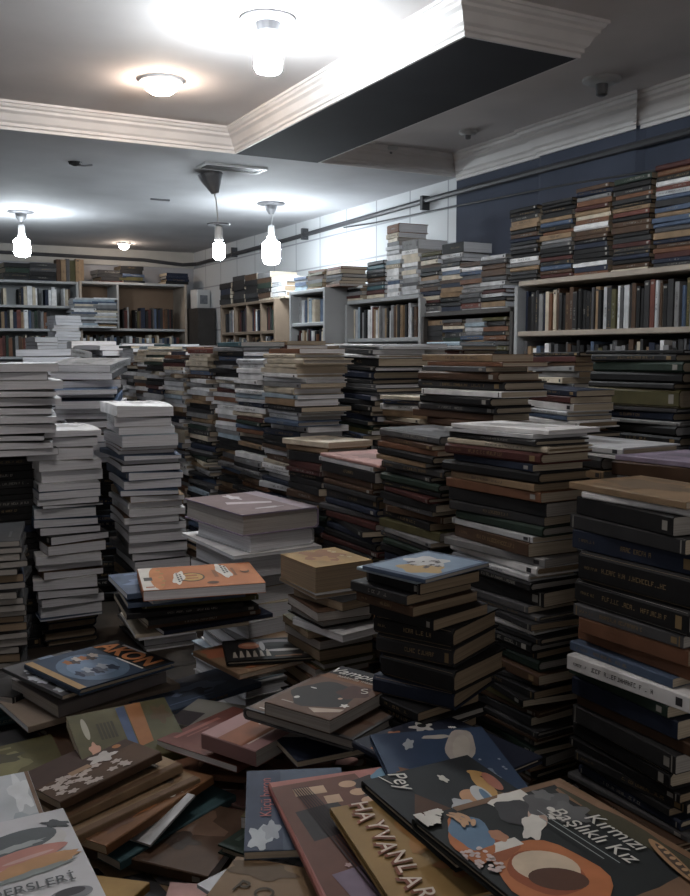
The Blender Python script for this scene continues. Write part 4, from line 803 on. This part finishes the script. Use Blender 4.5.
# hidden books that would press into a visible neighbour or a board are left out
def boxes(idx, extra=()):
    v = []; f = []; own = []
    for i in idx:
        b_ = BOOKS[i]; k = len(v)
        for z in (0.0004, b_['T'] - .0004):
            for x, y in ((-.5, -.5), (.5, -.5), (.5, .5), (-.5, .5)): v.append(b_['M'] @ Vector((x * b_['L'], y * b_['W'], z)))
        for q in BF: f.append(tuple(j + k for j in q)); own.append(i)
    for o in extra:
        mw = o.matrix_world; k = len(v); v += [mw @ x.co for x in o.data.vertices]
        for p_ in o.data.polygons: f.append(tuple(j + k for j in p_.vertices)); own.append(-1)
    return BVHTree.FromPolygons(v, f), own
bpy.context.view_layer.update()
solid = [o for o in COL.objects if o.type == 'MESH' and (o.get('category') == 'book' or (o.parent and o.parent.get('category') in ('bookcase', 'table', 'cabinet', 'box')))]
tc_, oc_ = boxes(sorted(chosen), solid)
others = [i for i in range(len(BOOKS)) if i not in chosen]
tr_, or_ = boxes(others)
gone = set(); seenhit = set()
for a, b_ in tr_.overlap(tc_):
    i = or_[a]
    if cnt.get(i, 0) <= 3: gone.add(i)
    else: seenhit.add(i)
print('left out', len(gone), 'visible and touching', len(seenhit))
used = {}
rest = MB(); rm = []; pidx = {}
def slot(m):
    if m not in rm: rm.append(m)
    return rm.index(m)
nind = 0
for i, b_ in enumerate(BOOKS):
    if i in chosen:
        v, f, fm, pv, pf = book_geo(b_['L'], b_['W'], b_['T'], b_['style'], b_['bend'], b_['curl'], b_['seed'], letters=cnt[i] > 12)
        r = random.Random(b_['seed']); dark = sum(PAL[b_['col']]) < .45
        o = mesh_obj(b_['kind'], v, f, [cover(b_['col']), (INKG if r.random() < .25 else INKL) if dark else INKD], fm); o.matrix_world = b_['M']
        mesh_obj('page_block', pv, pf, PG[b_['page']], None, o)
        if b_['art'] and cnt[i] > 40: any_art(b_, o)
        lab, grp = b_['label'], b_['group']
        if lab is None:
            c = b_['M'].translation; hp = min(HEAPPOS, key=lambda h: (h[0] - c).length); w = hp[1].split(' ')
            k = next((j for j, x in enumerate(w) if x in ('with', 'showing', 'lying', 'peeping', 'fanned', 'jutting', 'slipping', 'topping', 'lettered', 'atop', 'behind', 'at', 'below', 'on', 'between', 'beside')), 5)
            short = ' '.join(w[:min(k, 6)] if k > 3 else w[:6])
            while short.split(' ')[-1] in ('with', 'a', 'and', 'the', 'on', 'of', 'in', 'out', 'its', 'an', 'at', 'large', 'beside', 'below', 'behind', 'peeping', 'jutting', 'fanned', 'under', 'above', 'beneath', 'pale', 'faint', 'white', 'cloud') and len(short.split(' ')) > 3: short = ' '.join(short.split(' ')[:-1])
            lab = f"{b_['col'].replace('-', ' ')} picture book buried in the heap near the {short}"
            j = used.get(lab, 0); used[lab] = j + 1
            if j: lab = lab.replace('buried in the heap', f"buried {['', 'deeper', 'still deeper', 'fourth deepest', 'fifth deepest', 'sixth deepest', 'seventh deepest'][min(j, 6)]} in the heap")
            grp = 'books buried in the heap'
        tag(o, lab, b_['cat'], grp); nind += 1
    elif i not in gone:
        v, f, fm, pv, pf = book_geo(b_['L'], b_['W'], b_['T'], b_['style'], simple=True)
        rest.add([b_['M'] @ Vector(x) for x in v], f, slot(cover(b_['col']))); rest.add([b_['M'] @ Vector(x) for x in pv], pf, slot(PG[b_['page']]))
if rest.v:
    o = rest.build('packed_books', rm); tag(o, 'books packed deep inside and behind the stacks', 'books', None, 'stuff')
for o_ in COL.objects:
    if 'label' in o_ and len(o_['label'].replace('-', '').split()) > 16: print('LONG', o_['label'])
from collections import Counter
print('DUP', [(k, v) for k, v in Counter(o_['label'] for o_ in COL.objects if 'label' in o_).items() if v > 1])
print('books', len(BOOKS), 'individual', nind, {k: sum(1 for i in chosen if BOOKS[i]['kind'] == k) for k in KMAX}, 'visible', sum(1 for i in range(len(BOOKS)) if cnt.get(i, 0) >= 2))

# leaning book on the shelf unit and white box in the corner
r = ray(394, 290); q = EYE + r * ((XF + .05 - EYE.x) / r.x)
cv, cf, fm, pv, pf = book_geo(.17, .12, .03, 'soft', seed=3)
o = mesh_obj('paperback', cv, cf, [cover('tan'), INKD], fm); mesh_obj('page_block', pv, pf, PG['cream'], None, o)
o.matrix_world = Matrix.Translation((q.x + .06, q.y + .02, 1.99)) @ Matrix.Rotation(math.radians(-12), 4, 'X') @ Matrix(((0, 1, 0, 0), (0, 0, -1, 0), (1, 0, 0, 0), (0, 0, 0, 1)))
tag(o, 'tan paperback leaning beside the thick black volumes on the shelf unit', 'book')
r = ray(203, 298); q = EYE + r * ((8.3 - EYE.y) / r.y)
t = empty('cardboard_box', (2.9, 8.3, 0), .2, 'white printed box standing in the corner of the back wall', 'box')
zb = z_at(306, 8.2); MB().bbox(-.07, -.06, zb, .07, .06, zb + .17, .004).build('box_body', M_plastic, t); MB().box(-.04, -.0612, zb + .04, .04, -.06, zb + .12).build('printed_label', mat('grey_print', (.15, .16, .18), .6, .3, 30), t)
t = empty('side_cabinet', (2.92, 8.32, 0), 0, 'dark cabinet in the corner holding up the white box', 'cabinet')
MB().bbox(-.11, -.2, 0, .06, .3, zb - .002, .004).build('carcass', M_dkw, t); MB().box(-.1, -.208, .1, .05, -.2, zb - .05).build('door', M_dkw, t)

# ------------------------------------------------------------------ light and exposure
w = bpy.data.worlds.new('world'); SC.world = w; w.use_nodes = True
bg = w.node_tree.nodes['Background']; bg.inputs['Color'].default_value = (1.0, .94, .88, 1); bg.inputs['Strength'].default_value = .22
vs = SC.view_settings; vs.view_transform = 'Standard'; vs.look = 'None'; vs.gamma = 1.0; vs.exposure = 0.45; vs.use_curve_mapping = False
